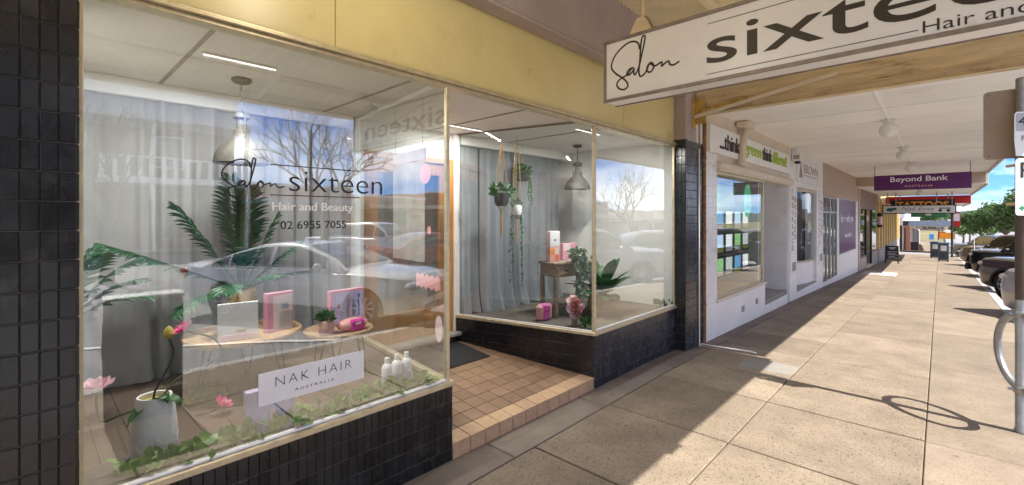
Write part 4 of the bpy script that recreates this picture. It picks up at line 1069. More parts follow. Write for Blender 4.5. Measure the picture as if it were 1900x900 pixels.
# insurance office: slim pillars with vertical boards, bowed window, name board
s3 = thing('insurance_office', 'narrow white office front with a bowed window and brown name board', 'building')
wallbox('pier', 'white', s3, 11.245, 11.90, -0.3, 3.2, W2 - 0.002)
wallbox('pier', 'white', s3, 14.2, 15.05, -0.35, 3.2, W2 - 0.002)
wallbox('header', 'white', s3, 11.90, 14.2, 2.38, 3.2, W2 - 0.004)
wallbox('threshold', 'white', s3, 11.90, 14.2, -0.3, -0.02, W2 - 0.003)
MB().box(-3.6, W2 - 0.02, 11.9, 14.2, -0.02, 0.01).build('recess_floor', 'stone', s3)
arc = []; arcg = []
for k in range(13):
    t = k / 12; a = R(-10 + 80 * t)
    arc.append((-3.1 + 0.70 * math.sin(a) * 1.0 + 0.05, 12.35 + 1.8 * t ** 0.8 * 1.0, 0))
arc = smooth_path([(-3.35, 12.2, 0), (-2.95, 12.45, 0), (-2.62, 12.95, 0), (-2.46, 13.55, 0), (-2.42, 14.2, 0)], 5)
MB().grid([[(p.x, p.y, z) for p in arc] for z in (0.0, 0.55)]).build('bowed_riser', 'white', s3, smooth=True, fix=False)
MB().grid([[(p.x + 0.02, p.y, z) for p in arc] for z in (0.55, 0.60)]).build('bowed_sill', 'alu', s3, smooth=True, fix=False)
MB().grid([[(p.x, p.y, z) for p in arc] for z in (0.60, 2.32)]).build('bowed_glass', GLASS_F, s3, smooth=True, fix=False)
MB().grid([[(p.x, p.y, z) for p in arc] for z in (2.32, 2.45)]).build('bowed_head', 'cream', s3, smooth=True, fix=False)
MB().box(-4.2, -4.1, 11.3, 15.0, -0.3, 3.0).build('office_back', 'greyroom', s3)
MB().box(-4.1, -2.66, 14.22, 14.3, 0, 3.0).build('office_side', 'greyroom', s3)
for k in range(7):
    y = 12.7 + k * 0.21
    MB().cbox(-3.25 + k * 0.06, -3.23 + k * 0.06, y, y + 0.17, 0.62, 2.3, 0.004).build('vertical_blind', 'paleblue' if k % 3 else 'bluegrey', s3)
for (y, lab, body, m_, body2) in ((11.30, 'tall white board lettered downwards on the pier beside the alcove', 'INSURANCE', 'ink', 'BROKER'), (14.42, 'tall white board lettered downwards on the pier beside the bank doors', 'INSURANCE', 'magenta', 'BROKER')):
    vb = thing('vertical_sign', lab, 'sign', (W2 - 0.002, y, 0), group='vertical insurance boards')
    MB().cbox(0, 0.012, 0, 0.56, 0.42, 2.40, 0.003).build('board', 'card', vb)
    for i, ch in enumerate(body): text('letter', ch, m_, vb, frame_T((0.0122, 0.07, 2.20 - i * 0.155), (0, 1, 0)), 0.15 if ch != 'I' else 0.04, 0.115, 0.001, bold=0.01)
    for i, ch in enumerate(body2): text('letter', ch, 'stain', vb, frame_T((0.0122, 0.32, 2.02 - i * 0.165), (0, 1, 0)), 0.15, 0.115, 0.001, bold=0.01)
    B('small_print', 'ybase', vb, 0.012, 0.013, 0.1, 0.46, 0.50, 0.70, 0.0004)
nb = thing('name_board', 'off white board with a grey spire and brown name over the bowed window', 'sign')
B('board', 'card', nb, W2 - 0.004, W2 + 0.03, 11.82, 14.44, 2.50, 3.08, 0.004)
MB().prism([(0, 0), (0.36, 0), (0.18, 0.40)], 0, 0.003, frame_T((W2 + 0.0302, 11.98, 2.60), (0, 1, 0))).build('spire', 'ybase', nb)
text('lettering', 'BROWN', 'stain', nb, frame_T((W2 + 0.0302, 12.46, 2.72), (0, 1, 0)), 1.65, 0.21, 0.002)
B('rule', 'stain', nb, W2 + 0.030, W2 + 0.032, 12.46, 14.15, 2.665, 2.68, 0.0005)
sc_ = thing('security_camera', 'small white box camera on the soffit between the two boards', 'camera', (W2 + 0.10, 11.45, 2.90))
MB().cbox(-0.09, 0.09, -0.11, 0.11, 0, 0.17, 0.015).build('housing', 'card', sc_)
MB().cbox(-0.06, 0.06, -0.116, -0.10, 0.04, 0.13, 0.01).build('lens_window', 'ybase', sc_)
MB().cbox(-0.05, 0.05, -0.05, 0.05, -0.05, 0.0, 0.01).build('sensor', 'black', sc_)
B('arm', 'card', sc_, -0.10, -0.02, -0.03, 0.03, 0.16, 0.29, 0.005)
# bank
s4 = thing('bank_branch', 'bank front with tan header, metal framed doors and a purple window film', 'building')
wallbox('header', 'tan', s4, 15.06, 22.38, 2.30, 3.2, W2 + 0.01)
wallbox('wall', 'white', s4, 17.42, 22.4, -0.55, 2.30, W2 + 0.004)
B('window_frame', 'galv', s4, W2, W2 + 0.012, 17.80, 21.70, 0.47, 2.29, 0.003)
pf_ = B('purple_film', 'purplew', s4, W2 + 0.010, W2 + 0.016, 17.85, 21.65, 0.52, 2.26, 0.001)
text('film_lettering', 'for + with you', 'whitev', pf_, frame_T((W2 + 0.0162, 18.05, 1.42), (0, 1, 0)), 2.9, 0.36, 0.001, bold=0.015)
text('film_lettering', 'beyondbank', 'whitev', pf_, frame_T((W2 + 0.0162, 18.95, 0.95), (0, 1, 0)), 1.5, 0.19, 0.001, bold=0.012)
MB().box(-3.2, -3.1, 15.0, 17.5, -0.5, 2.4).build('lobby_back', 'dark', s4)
wallbox('threshold', 'white', s4, 15.06, 17.42, -0.45, -0.14, W2 - 0.005)
for y in (15.06, 15.62, 16.18, 16.26, 16.82, 17.36):
    B('door_post', 'galv', s4, W2 - 0.06, W2 + 0.002, y, y + 0.06, -0.14, 2.30, 0.004)
for z in (1.80, 2.24): B('door_rail', 'galv', s4, W2 - 0.05, W2 - 0.004, 15.12, 17.36, z, z + 0.05, 0.004)
for (a, b) in ((15.12, 15.62), (15.68, 16.18), (16.32, 16.82), (16.88, 17.36)):
    MB().box(W2 - 0.03, W2 - 0.024, a, b, -0.14, 2.24).build('door_pane', GLASS_F, s4)
    MB().box(W2 - 0.10, W2 - 0.09, a + 0.05, a + 0.16, -0.1, 2.2).build('door_blind', 'card', s4)
bs = thing('bank_sign', 'purple hanging sign with white and orange lettering under the white canopy', 'sign')
YK = 17.3
B('panel', 'purple', bs, -1.425, 0.625, YK - 0.05, YK + 0.05, 2.47, 2.905, 0.004)
text('lettering', 'Beyond Bank', 'whitev', bs, frame_T((-1.05, YK - 0.0502, 2.66), (1, 0, 0)), 1.22, 0.19, 0.002, bold=0.012)
text('lettering', 'AUSTRALIA', mat('peach_letter', (0.80, 0.42, 0.30), 0.5), bs, frame_T((-0.74, YK - 0.0502, 2.545), (1, 0, 0)), 0.60, 0.055, 0.002, bold=0.01, spacing=1.25)
for x in (-1.41, 0.60): MB().tube([(x, YK, 2.90), (x, YK, 3.20)], 0.012, 6).build('hanger', 'ybase', bs)
# barber
s5 = thing('barber_shop', 'small brown fronted barber shop with dark doorway past the bank', 'building')
wallbox('pier', 'tan', s5, 22.42, 22.9, -0.6, 2.83, W2 + 0.03)
for (a, b) in ((22.92, 24.6), (24.64, 26.4), (26.44, 28.2), (28.24, 30.2)):
    wallbox('header_panel', mat('brown_panel', (0.26, 0.18, 0.14), 0.6, vary=0.15), s5, a, b, 2.02, 2.83, W2 + 0.02)
wallbox('stall_riser', 'tan', s5, 22.92, 25.2, -0.7, -0.05, W2 + 0.01)
wallbox('stall_riser', 'ybase', s5, 27.4, 30.2, -0.8, 0.0, W2 + 0.01)
B('window_frame', 'signframe', s5, W2 - 0.05, W2, 22.92, 25.2, -0.05, 0.02, 0.004)
pane((W2 - 0.03, 22.92), (W2 - 0.03, 25.2), 0.02, 2.02, GLASS_F, parent=s5)
pane((W2 - 0.03, 27.4), (W2 - 0.03, 30.2), 0.0, 2.02, GLASS_F, parent=s5)
for y in (25.2, 27.36): B('door_post', 'black', s5, W2 - 0.06, W2 + 0.012, y, y + 0.09, -0.7, 2.02, 0.004)
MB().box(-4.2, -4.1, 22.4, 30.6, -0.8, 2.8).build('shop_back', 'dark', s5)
B('door', 'black', s5, -3.0, -2.95, 25.3, 27.3, -0.7, 1.95, 0.01)
B('pink_notice', 'pinkv', s5, W2 - 0.02, W2 - 0.01, 25.4, 26.2, 1.5, 1.75, 0.002)
B('door_sill', 'cream', s5, W2 - 0.2, W2 + 0.05, 25.2, 27.4, g(26) - 0.01, g(26) + 0.05, 0.004)
bp_ = thing('barber_pole', 'short barber pole with pink and white bands on a wall bracket', 'sign', (W2 + 0.16, 29.3, 1.15))
MB().lathe([(0.0, 0), (0.10, 0.02), (0.12, 0.10), (0.09, 0.16)], 12).build('lower_cap', 'black', bp_)
MB().lathe([(0.085, 0.16), (0.085, 0.55)], 12).build('column', 'card', bp_)
for z in (0.2, 0.33, 0.46): MB().lathe([(0.088, z), (0.088, z + 0.05)], 12).build('band', 'pinkv', bp_)
MB().lathe([(0.09, 0.55), (0.12, 0.60), (0.10, 0.70), (0.0, 0.76)], 12).build('upper_cap', 'black', bp_)
B('bracket', 'black', bp_, -0.20, -0.05, -0.03, 0.03, 0.30, 0.36, 0.004)
# yellow building with pilasters
s6 = thing('yellow_building', 'yellow stucco building with slim pilasters and narrow windows past the barber', 'building')
MB().box(-9, W2 - 0.08, 30.3, 47.3, -1.4, 6.0).build('wall', 'ybuild', s6)
MB().box(-2.5, W2 + 0.03, 30.3, 47.3, -1.4, 0.0).build('plinth', 'ybase', s6)
k = 0; y = 30.6
while y < 47:
    B('pilaster', 'ybuild', s6, W2 - 0.08, W2 + 0.04, y, y + 0.45, 0.0, 2.42, 0.01)
    B('window', 'signframe', s6, W2 - 0.075, W2 - 0.05, y + 0.75, y + 1.25, 0.35, 2.1, 0.005)
    B('window_sill', 'ybuild', s6, W2 - 0.08, W2 + 0.0, y + 0.7, y + 1.3, 0.27, 0.345, 0.005)
    y += 1.62; k += 1
sbd = thing('sandwich_board', 'black chalkboard sandwich sign with white writing standing on the footpath', 'sign', (-1.80, 30.6, g(30.6)))
for s in (-1, 1):
    T = Matrix.Translation((0, s * 0.16, 0)) @ Matrix.Rotation(s * 0.16, 4, 'X')
    MB().cbox(-0.27, 0.27, -0.012, 0.012, 0.20, 0.92, 0.004, T).build('panel', 'chalk', sbd)
    for x in (-0.25, 0.25): MB().cbox(x - 0.02, x + 0.02, -0.015, 0.015, 0.0, 0.20, 0.003, T).build('leg', 'black', sbd)
for i, (w_, z, h_) in enumerate(((0.30, 0.80, 0.03), (0.22, 0.74, 0.03), (0.40, 0.60, 0.018), (0.36, 0.52, 0.018), (0.42, 0.44, 0.018), (0.30, 0.36, 0.018), (0.38, 0.28, 0.018))):
    MB().cbox(-w_ / 2 + 0.03, w_ / 2 + 0.03 - 0.05 * (i % 2), -0.014, -0.0125, z, z + h_, 0.0004, Matrix.Translation((0, -0.16, 0)) @ Matrix.Rotation(-0.16, 4, 'X')).build('chalk_line', 'card', sbd)
# hanging signs further on
ns = thing('salon_board_sign', 'white hanging sign with black script and a teal hand motif below the bank sign', 'sign')
YN = 28.0
B('panel', 'card', ns, -1.96, 0.50, YN - 0.04, YN + 0.04, 1.87, 2.20, 0.004)
fr = MB().cbox(-2.0, 0.54, YN - 0.05, YN + 0.05, 1.83, 1.868, 0.004).cbox(-2.0, 0.54, YN - 0.05, YN + 0.05, 2.202, 2.24, 0.004).cbox(-2.0, -1.962, YN - 0.05, YN + 0.05, 1.868, 2.202, 0.004).cbox(0.502, 0.54, YN - 0.05, YN + 0.05, 1.868, 2.202, 0.004)
fr.build('frame', 'black', ns)
text('lettering', 'Nail Envy', 'black', ns, frame_T((-1.30, YN - 0.0402, 1.93), (1, 0, 0)), 1.15, 0.22, 0.002, shear=0.35, bold=-0.01)
disc(frame_T((-1.72, YN - 0.0402, 2.02), (1, 0, 0)), 0.13, 0.085, 0.002).build('motif', 'teal', ns)
disc(frame_T((-1.56, YN - 0.0402, 2.06), (1, 0, 0)), 0.09, 0.06, 0.002).build('motif', 'teal', ns)
for x in (0.02, 0.28): disc(frame_T((x, YN - 0.0402, 1.98), (1, 0, 0)), 0.06, 0.06, 0.002).build('motif', 'black', ns)
B('motif', 'black', ns, -0.02, 0.36, YN - 0.042, YN - 0.0402, 2.06, 2.10, 0.0004)
for x in (-1.8, -1.5, -0.1, 0.40): MB().tube([(x, YN, 2.24), (x, YN, 2.83)], 0.02, 6).build('hanger', 'galv', ns)
ts = thing('tattoo_sign', 'black hanging sign with orange block letters below the red board', 'sign')
B('panel', 'black', ts, -1.88, 0.55, 31.0, 31.1, 2.05, 2.56, 0.004)
text('lettering', 'TATTOOS', 'orangeink', ts, frame_T((-1.62, 30.998, 2.13), (1, 0, 0)), 1.95, 0.34, 0.002, bold=0.03)
for x in (-1.5, 0.3): MB().tube([(x, 31.05, 2.55), (x, 31.05, 2.83)], 0.02, 6).build('hanger', 'galv', ts)
gs = thing('green_hanging_sign', 'green hanging sign under the far end of the red canopy', 'sign')
B('panel', 'green', gs, -1.5, 0.35, 43.0, 43.1, 1.66, 2.0, 0.004)
B('emblem', 'card', gs, -0.72, -0.42, 42.99, 43.0, 1.78, 1.98, 0.002)
for x in (-1.3, 0.2): MB().tube([(x, 43.05, 2.0), (x, 43.05, 2.42)], 0.02, 6).build('hanger', 'galv', gs)
# corner block across the side street
s7 = thing('corner_shops', 'corner shop row across the side street with a blue grey canopy edge', 'building')
MB().box(-14, -2.6, 57.6, 110, -4, 1.55).build('wall', 'cream', s7)
B('parapet', 'card', s7, -14, -2.4, 57.5, 110, 1.55, 2.0, 0.02)
B('canopy_fascia', 'bluegrey', s7, -2.2, 0.95, 57.8, 57.95, 0.82, 1.32, 0.01)
B('canopy_side', 'bluegrey', s7, 0.9, 1.0, 57.95, 100, 0.82, 1.32, 0.01)
MB().box(-2.6, 0.9, 57.95, 100, 0.86, 0.95).build('canopy_soffit', 'soffit', s7)
MB().box(-4.2, -2.2, 57.75, 57.9, 0.82, 1.30).build('corner_board', 'chalk', s7)
for (x, w_, m_) in ((-2.35, 0.32, 'brick'), (-3.0, 0.4, 'chalk'), (-3.7, 0.35, 'card')):
    B('shop_post', m_, s7, x, x + w_, 57.3, 57.6, g(57) - 0.1, 0.85, 0.01)
MB().box(-14, -2.62, 57.55, 57.62, -1.6, 0.6).build('shop_window', 'carglass', s7)
B('door', 'orange', s7, -2.58, -2.5, 66, 68, -2, 0.3, 0.01)
for i in range(8):
    B('shop_door', ('stain', 'chalk', 'card', 'bluegrey', 'tan', 'blue', 'brick', 'card')[i], s7, -2.6, -2.4, 60 + i * 5.5, 62.5 + i * 5.5, g(60 + i * 5.5), g(60 + i * 5.5) + 2.2, 0.01)
es = thing('family_name_sign', 'white hanging sign with black capitals under the blue grey canopy', 'sign')
B('panel', 'card', es, -1.85, 0.45, 66.0, 66.1, 0.30, 0.74, 0.004)
text('lettering', "EURELL'S", 'black', es, frame_T((-1.30, 65.99, 0.38), (1, 0, 0)), 1.6, 0.24, 0.003, bold=0.03)
for x in (-1.5, 0.2): MB().tube([(x, 66.05, 0.7), (x, 66.05, 0.9)], 0.02, 6).build('hanger', 'galv', es)
for (y, z, m_, lab, nm) in ((72, 0.10, 'black', 'long black hanging sign beyond the white sign with capitals', 'black_hanging_sign'), (80, 0.0, 'red', 'small red hanging sign deep under the far canopy', 'red_hanging_sign')):
    t_ = thing(nm, lab, 'sign')
    B('panel', m_, t_, -1.7, 0.4, y, y + 0.1, z, z + 0.30, 0.004)
    for x in (-1.4, 0.1): MB().tube([(x, y + 0.05, z + 0.28), (x, y + 0.05, 0.88)], 0.02, 6).build('hanger', 'galv', t_)
pb = thing('planter_box', 'black square planter box at the far corner shop', 'planter', (-1.9, 58.6, g(58.6)))
MB().cbox(-0.4, 0.4, -0.4, 0.4, 0, 0.75, 0.02).build('box', 'chalk', pb); MB().cbox(-0.43, 0.43, -0.43, 0.43, 0.72, 0.80, 0.015).build('rim', 'chalk', pb)
sn = thing('corner_sign_post', 'dark street post with a red and white banner at the far corner', 'post', (0.62, 43.5, g(43.5)))
MB().lathe([(0.06, 0), (0.06, 3.1)], 10).build('pole', 'chalk', sn)
B('banner', 'red', sn, 0.05, 0.40, -0.02, 0.02, 2.1, 3.1, 0.004); B('banner_stripe', 'card', sn, 0.08, 0.37, -0.023, -0.0205, 2.5, 3.0, 0.0005)
# litter bins
def litter_bin(loc, label):
    b = thing('litter_bin', label, 'bin', loc, group='slate blue litter bins')
    MB().cbox(-0.23, 0.23, -0.24, 0.24, 0.06, 1.02, 0.02).build('case', 'binp', b)
    MB().cbox(-0.25, 0.25, -0.26, 0.26, 1.02, 1.10, 0.03).build('lid', 'binp', b)
    MB().cbox(-0.12, 0.12, -0.248, -0.236, 0.62, 0.92, 0.004).build('notice', 'card', b)
    for k in range(5): MB().cbox(-0.17 + k * 0.075, -0.135 + k * 0.075, -0.25, -0.235, 0.15, 0.55, 0.004).build('slot', 'black', b)
    for x in (-0.18, 0.18): MB().cbox(x - 0.03, x + 0.03, -0.2, 0.2, 0, 0.06, 0.005).build('foot', 'black', b)
    return b
litter_bin((0.16, 36.0, g(36)), 'slate blue litter bin with a paper notice, the nearer of the pair')
litter_bin((-0.22, 40.5, g(40.5)), 'slate blue litter bin standing just behind the one with the notice')

# ================================================================ THINGS IN THE SALON WINDOWS
ZF = 0.521
def pendant(name, label, x, y, zc, zsh):
    p = thing(name, label, 'lamp', (x, y, zc), group='industrial pendant lamps')
    MB().lathe([(0.0, 0.0), (0.062, 0.0), (0.064, -0.012), (0.05, -0.026), (0.012, -0.032)], 20).build('ceiling_rose', 'zinc', p)
    d = zc - zsh; nl = int((d - 0.42) / 0.032)
    for k in range(max(2, nl)):
        a = R(90 * (k % 2)); z = -0.035 - (k + 0.5) * (d - 0.40) / max(2, nl)
        lk = [(0.009 * math.cos(t) * math.cos(a), 0.009 * math.cos(t) * math.sin(a), z + 0.022 * math.sin(t)) for t in [6.2832 * q / 10 for q in range(10)]]
        MB().tube(lk, 0.0028, 5, closed=True).build('chain_link', 'zinc', p)
    zt = -(d - 0.37)
    MB().lathe([(0.012, zt), (0.045, zt - 0.02), (0.055, zt - 0.05), (0.050, zt - 0.055), (0.032, zt - 0.06), (0.032, zt - 0.13), (0.05, zt - 0.14), (0.053, zt - 0.165)], 20).build('socket_cap', 'zinc', p)
    MB().lathe([(0.05, zt - 0.155), (0.062, zt - 0.185), (0.085, zt - 0.215), (0.125, zt - 0.25), (0.158, zt - 0.30), (0.168, zt - 0.345), (0.172, zt - 0.37), (0.166, zt - 0.368), (0.160, zt - 0.34), (0.150, zt - 0.30), (0.118, zt - 0.258), (0.08, zt - 0.225)], 28, cap=False).build('shade', 'zinc', p)
    for s in (-1, 1):
        MB().tube([(s * 0.03, 0, zt - 0.005), (s * 0.072, 0, zt - 0.02), (s * 0.072, 0, zt - 0.19)], 0.0045, 6).build('yoke', 'zinc', p)
    MB().ball((0, 0, zt - 0.25), 0.035, 0.035, 0.045, 12, 8).build('bulb', 'globe', p)
    return p
pendant('pendant_lamp', 'zinc dome pendant lamp above the palm in the near window', -3.57, 1.03, 2.662, 2.07)
pendant('pendant_lamp', 'zinc dome pendant lamp above the old side table', -3.575, 5.10, 2.662, 2.07)

def frond(n, length, droop, lw, spread=1.0, seed=0, leaflet=0.30):
    """a feather palm frond from the origin, arching along +x"""
    rnd = random.Random(seed); mb = MB(); pts = []
    for i in range(13):
        t = i / 12; pts.append(Vector((length * (t - 0.12 * t * t), 0, length * (0.95 * t * (1 - droop * t)))))
    mb.tube(pts, [0.008 * (1 - 0.75 * i / 12) for i in range(13)], 5)
    for k in range(n):
        t = 0.22 + 0.78 * k / (n - 1)
        f = t * 12; i = min(11, int(f)); p = pts[i].lerp(pts[i + 1], f - i); d = (pts[i + 1] - pts[i]).normalized()
        L = leaflet * length * (math.sin(math.pi * (0.12 + 0.80 * (k / (n - 1)))) ** 0.7) * rnd.uniform(0.85, 1.1)
        for s in (-1, 1):
            side = Vector((0, s, 0)); up = d.cross(side) * s
            q = (d * 0.75 + side * 0.75 * spread + Vector((0, 0, rnd.uniform(-0.15, 0.12)))).normalized()
            wv = (d - q * d.dot(q)).normalized() * lw
            a = p; m1 = p + q * L * 0.35; m2 = p + q * L * 0.72 - Vector((0, 0, 0.10 * L)); e = p + q * L - Vector((0, 0, 0.28 * L))
            nz = Vector((0, 0, 1)) * lw * 0.25
            vs = [a, m1 + wv * 0.55 , m1 - wv * 0.55, m1 - nz, m2 + wv * 0.42, m2 - wv * 0.42, m2 - nz, e]
            mb.add(vs, [(0, 1, 3), (0, 3, 2), (1, 4, 6, 3), (3, 6, 5, 2), (4, 7, 6), (6, 7, 5)])
    return mb.mesh('frond', smooth=False, fix=False)
def palm(label, loc, pot, fr, potm='wicker', group=None, zpot=0.0):
    p = thing('potted_palm', label, 'plant', loc)
    if pot: MB().lathe(pot, 22).build('pot', potm, p)
    top = pot[-3][1] if pot else 0
    for i, (az, tilt, L, n, droop, lw) in enumerate(fr):
        me = frond(n, L, droop, lw, seed=i + int(loc[0] * 100))
        me.materials.append(M['palm'])
        o = bpy.data.objects.new('frond', me); col.objects.link(o); o.parent = p
        o.matrix_basis = Matrix.Translation((0.015 * math.cos(R(az)), 0.015 * math.sin(R(az)), top)) @ Matrix.Rotation(R(az), 4, 'Z') @ Matrix.Rotation(R(-tilt), 4, 'Y')
    return p
POT = [(0.06, 0.0), (0.085, 0.02), (0.10, 0.12), (0.092, 0.22), (0.085, 0.255), (0.078, 0.25), (0.0, 0.235)]
palm('tall feathery palm in a woven pot at the back of the larger round table', (-3.72, 1.08, 0.914), POT,
     [(-84, 16, 0.62, 32, 0.20, 0.022), (-97, -16, 0.70, 34, 0.18, 0.021), (-70, -38, 0.46, 18, 0.55, 0.019), (-50, 38, 0.66, 32, 0.10, 0.022), (-110, 40, 0.6, 22, 0.12, 0.021), (5, 40, 0.62, 30, 0.16, 0.021), (60, 28, 0.5, 20, 0.2, 0.02), (82, 2, 0.44, 18, 0.25, 0.019), (96, -25, 0.46, 18, 0.35, 0.019), (20, -10, 0.38, 16, 0.5, 0.019), (-30, -20, 0.44, 16, 0.55, 0.019), (150, 30, 0.45, 16, 0.2, 0.02)], 'wicker')
palm('second palm with broad leaflets half hidden behind the black tiled pillar', (-3.40, 0.125, ZF), [(0.04, 0), (0.05, 0.02), (0.058, 0.30), (0.058, 0.52), (0.058, 0.60), (0.05, 0.59), (0.0, 0.57)],
     [(80, 20, 0.45, 11, 0.5, 0.03), (60, 8, 0.42, 10, 0.55, 0.03), (100, -8, 0.40, 10, 0.6, 0.03), (30, 25, 0.45, 11, 0.45, 0.03), (120, 35, 0.4, 10, 0.35, 0.03), (-60, 30, 0.3, 10, 0.4, 0.03)], 'card')

def round_table(label, x, y, ztop, r):
    t = thing('round_table', label, 'table', (x, y, ZF), group='round timber tables on hairpin legs')
    h = ztop - ZF
    pr = [(0.0, h - 0.032), (r * 0.985, h - 0.032), (r, h - 0.024), (r, h - 0.008), (r * 0.99, h), (0.0, h)]
    mb = MB().lathe(pr, 40)
    mb.v = [(v[0] * (1 + 0.012 * math.sin(5 * math.atan2(v[1], v[0]))), v[1], v[2]) for v in mb.v]
    mb.build('table_top', 'wood', t)
    for k in range(3):
        a = R(40 + 120 * k); ca, sa = math.cos(a), math.sin(a)
        def P(rad, off, z): return (ca * rad - sa * off, sa * rad + ca * off, z)
        MB().tube([P(r * 0.62, -0.055, h - 0.034), P(r * 0.80, -0.012, 0.02), P(r * 0.81, 0, 0.006), P(r * 0.80, 0.012, 0.02), P(r * 0.62, 0.055, h - 0.034)], 0.006, 6).build('hairpin_leg', 'hairpin', t)
    return t
round_table('larger round timber table on black hairpin legs in the near window', -3.50, 1.03, 0.912, 0.36)
round_table('smaller round timber table on black hairpin legs by the entry glass', -3.32, 1.62, 0.855, 0.25)

def gift_box(name, label, loc, rz, w, h, d, m, art=None, lean=0.0, cat='box'):
    b = thing(name, label, cat, loc, rz)
    T = Matrix.Rotation(-lean, 4, 'Y')
    MB().cbox(-d, 0, -w / 2, w / 2, 0, h, 0.003, T).build('carton', m, b)
    for (nm, m2, y0, y1, z0, z1) in (art or []):
        MB().cbox(-0.0005, 0.0012, -w / 2 + y0 * w, -w / 2 + y1 * w, z0 * h, z1 * h, 0.0003, T).build(nm, m2, b)
    return b
# on the larger table (facing the street)
gift_box('display_card', 'white display card with a small yellow dab on the larger table', (-3.25, 0.92, 0.913), R(-8), 0.225, 0.24, 0.015, 'card', [('yellow_dab', 'bud', 0.45, 0.68, 0.22, 0.28), ('pink_wash', 'palepink', 0.05, 0.95, 0.03, 0.16)])
gift_box('gift_box', 'upright pink gift box at the edge of the larger table', (-3.32, 1.20, 0.913), R(12), 0.19, 0.265, 0.05, 'pinkbox', [('pale_panel', 'palepink', 0.22, 0.95, 0.05, 0.92), ('white_cutout', 'card', 0.45, 0.95, 0.02, 0.50), ('blue_bubble', 'paleblue', 0.5, 0.82, 0.55, 0.72)])
gift_box('gift_box', 'wide pink gift set box with blue and coral print on the smaller table', (-3.38, 1.72, 0.856), R(4), 0.29, 0.275, 0.05, 'pinkbox', [('lilac_panel', 'lilac', 0.05, 0.95, 0.05, 0.93), ('tube_print', 'paleblue', 0.30, 0.42, 0.2, 0.7), ('tube_print', 'palepink', 0.46, 0.58, 0.15, 0.8), ('tube_print', 'paleblue', 0.62, 0.74, 0.2, 0.72), ('brush_print', 'blue', 0.80, 0.86, 0.2, 0.85), ('cap_print', 'coral', 0.2, 0.3, 0.5, 0.62)])
bg_ = thing('cosmetic_bag', 'soft coral pink cosmetic bag with a magenta sleeve on the smaller table', 'bag', (-3.19, 1.66, 0.856), R(4))
MB().ball((0, 0, 0.045), 0.055, 0.125, 0.047, 18, 10).build('body', 'pinkv', bg_)
MB().cbox(0.0, 0.060, -0.045, 0.075, 0.0, 0.085, 0.014).build('sleeve', 'magenta', bg_)
MB().cbox(0.059, 0.0625, -0.01, 0.035, 0.05, 0.062, 0.001).build('label_tag', 'card', bg_)
fp = thing('face_planter', 'blush face shaped pot with a small succulent on the smaller table', 'plant', (-3.21, 1.47, 0.856))
MB().lathe([(0.0, 0), (0.046, 0.0), (0.052, 0.02), (0.052, 0.09), (0.049, 0.10), (0.044, 0.098), (0.0, 0.088)], 22).build('pot', 'blush', fp)
MB().ball((0.053, 0.006, 0.058), 0.008, 0.006, 0.022, 8, 6).build('nose', 'blush', fp)
def leaf_clump(n, rx, ry, rz, size, seed, up=0.3, centre=(0, 0, 0), shape='oval', hang=False):
    rnd = random.Random(seed); mb = MB()
    for _ in range(n):
        while True:
            q = Vector((rnd.uniform(-1, 1), rnd.uniform(-1, 1), rnd.uniform(-1, 1)))
            if q.length < 1: break
        p = Vector((q.x * rx + centre[0], q.y * ry + centre[1], q.z * rz + centre[2]))
        d = Vector((q.x + rnd.uniform(-.5, .5), q.y + rnd.uniform(-.5, .5), q.z * 0.5 + up + rnd.uniform(-.4, .4)))
        if hang: d.z -= 1.2
        if d.length < 0.05: d = Vector((0, 0, 1))
        d.normalize(); s = size * rnd.uniform(0.6, 1.25)
        a = d.cross(Vector((rnd.uniform(-1, 1), rnd.uniform(-1, 1), rnd.uniform(0.2, 1)))).normalized(); nrm = a.cross(d)
        w = s * (0.42 if shape == 'oval' else 0.55)
        vs = [p, p + d * s * 0.35 + a * w * 0.9 + nrm * s * 0.06, p + d * s * 0.35 - a * w * 0.9 + nrm * s * 0.06, p + d * s * 0.45, p + d * s * 0.75 + a * w * 0.55 - nrm * s * 0.03, p + d * s * 0.75 - a * w * 0.55 - nrm * s * 0.03, p + d * s - nrm * s * 0.12]
        mb.add(vs, [(0, 1, 3), (0, 3, 2), (1, 4, 3), (3, 5, 2), (3, 4, 6), (3, 6, 5)])
    return mb
leaf_clump(60, 0.05, 0.05, 0.03, 0.045, 5, 0.8, (0, 0, 0.115)).build('foliage', 'leaf', fp, fix=False)

# lotus arrangement in a white vase
vz = thing('white_vase', 'white sculpted vase standing in the near window corner with lotus stems', 'vase', (-2.82, 0.43, ZF))
prof = [(0.0, 0.0), (0.078, 0.0), (0.088, 0.015), (0.094, 0.07), (0.092, 0.15), (0.084, 0.23), (0.074, 0.285), (0.070, 0.30), (0.062, 0.298), (0.064, 0.27), (0.0, 0.26)]
MB().lathe(prof, 36).build('body', 'vase', vz)
rv = random.Random(4)
for k in range(15):
    a0 = 6.2832 * k / 15; z0 = rv.uniform(0.02, 0.2); pts = []
    for i in range(9):
        z = z0 + i * 0.011; a = a0 + 0.16 * math.sin(i * 0.9 + k)
        r_ = 0.0905 - 0.055 * max(0, z - 0.10) ** 1.25 * 2.2 + 0.0015
        pts.append((r_ * math.cos(a), r_ * math.sin(a), z))
    MB().tube(pts, 0.0035, 5).build('relief_vein', 'vase', vz)
disc(Matrix.Translation((0, 0, 0.270)), 0.06, 0.06, 0.004).build('floral_foam', 'bud', vz)
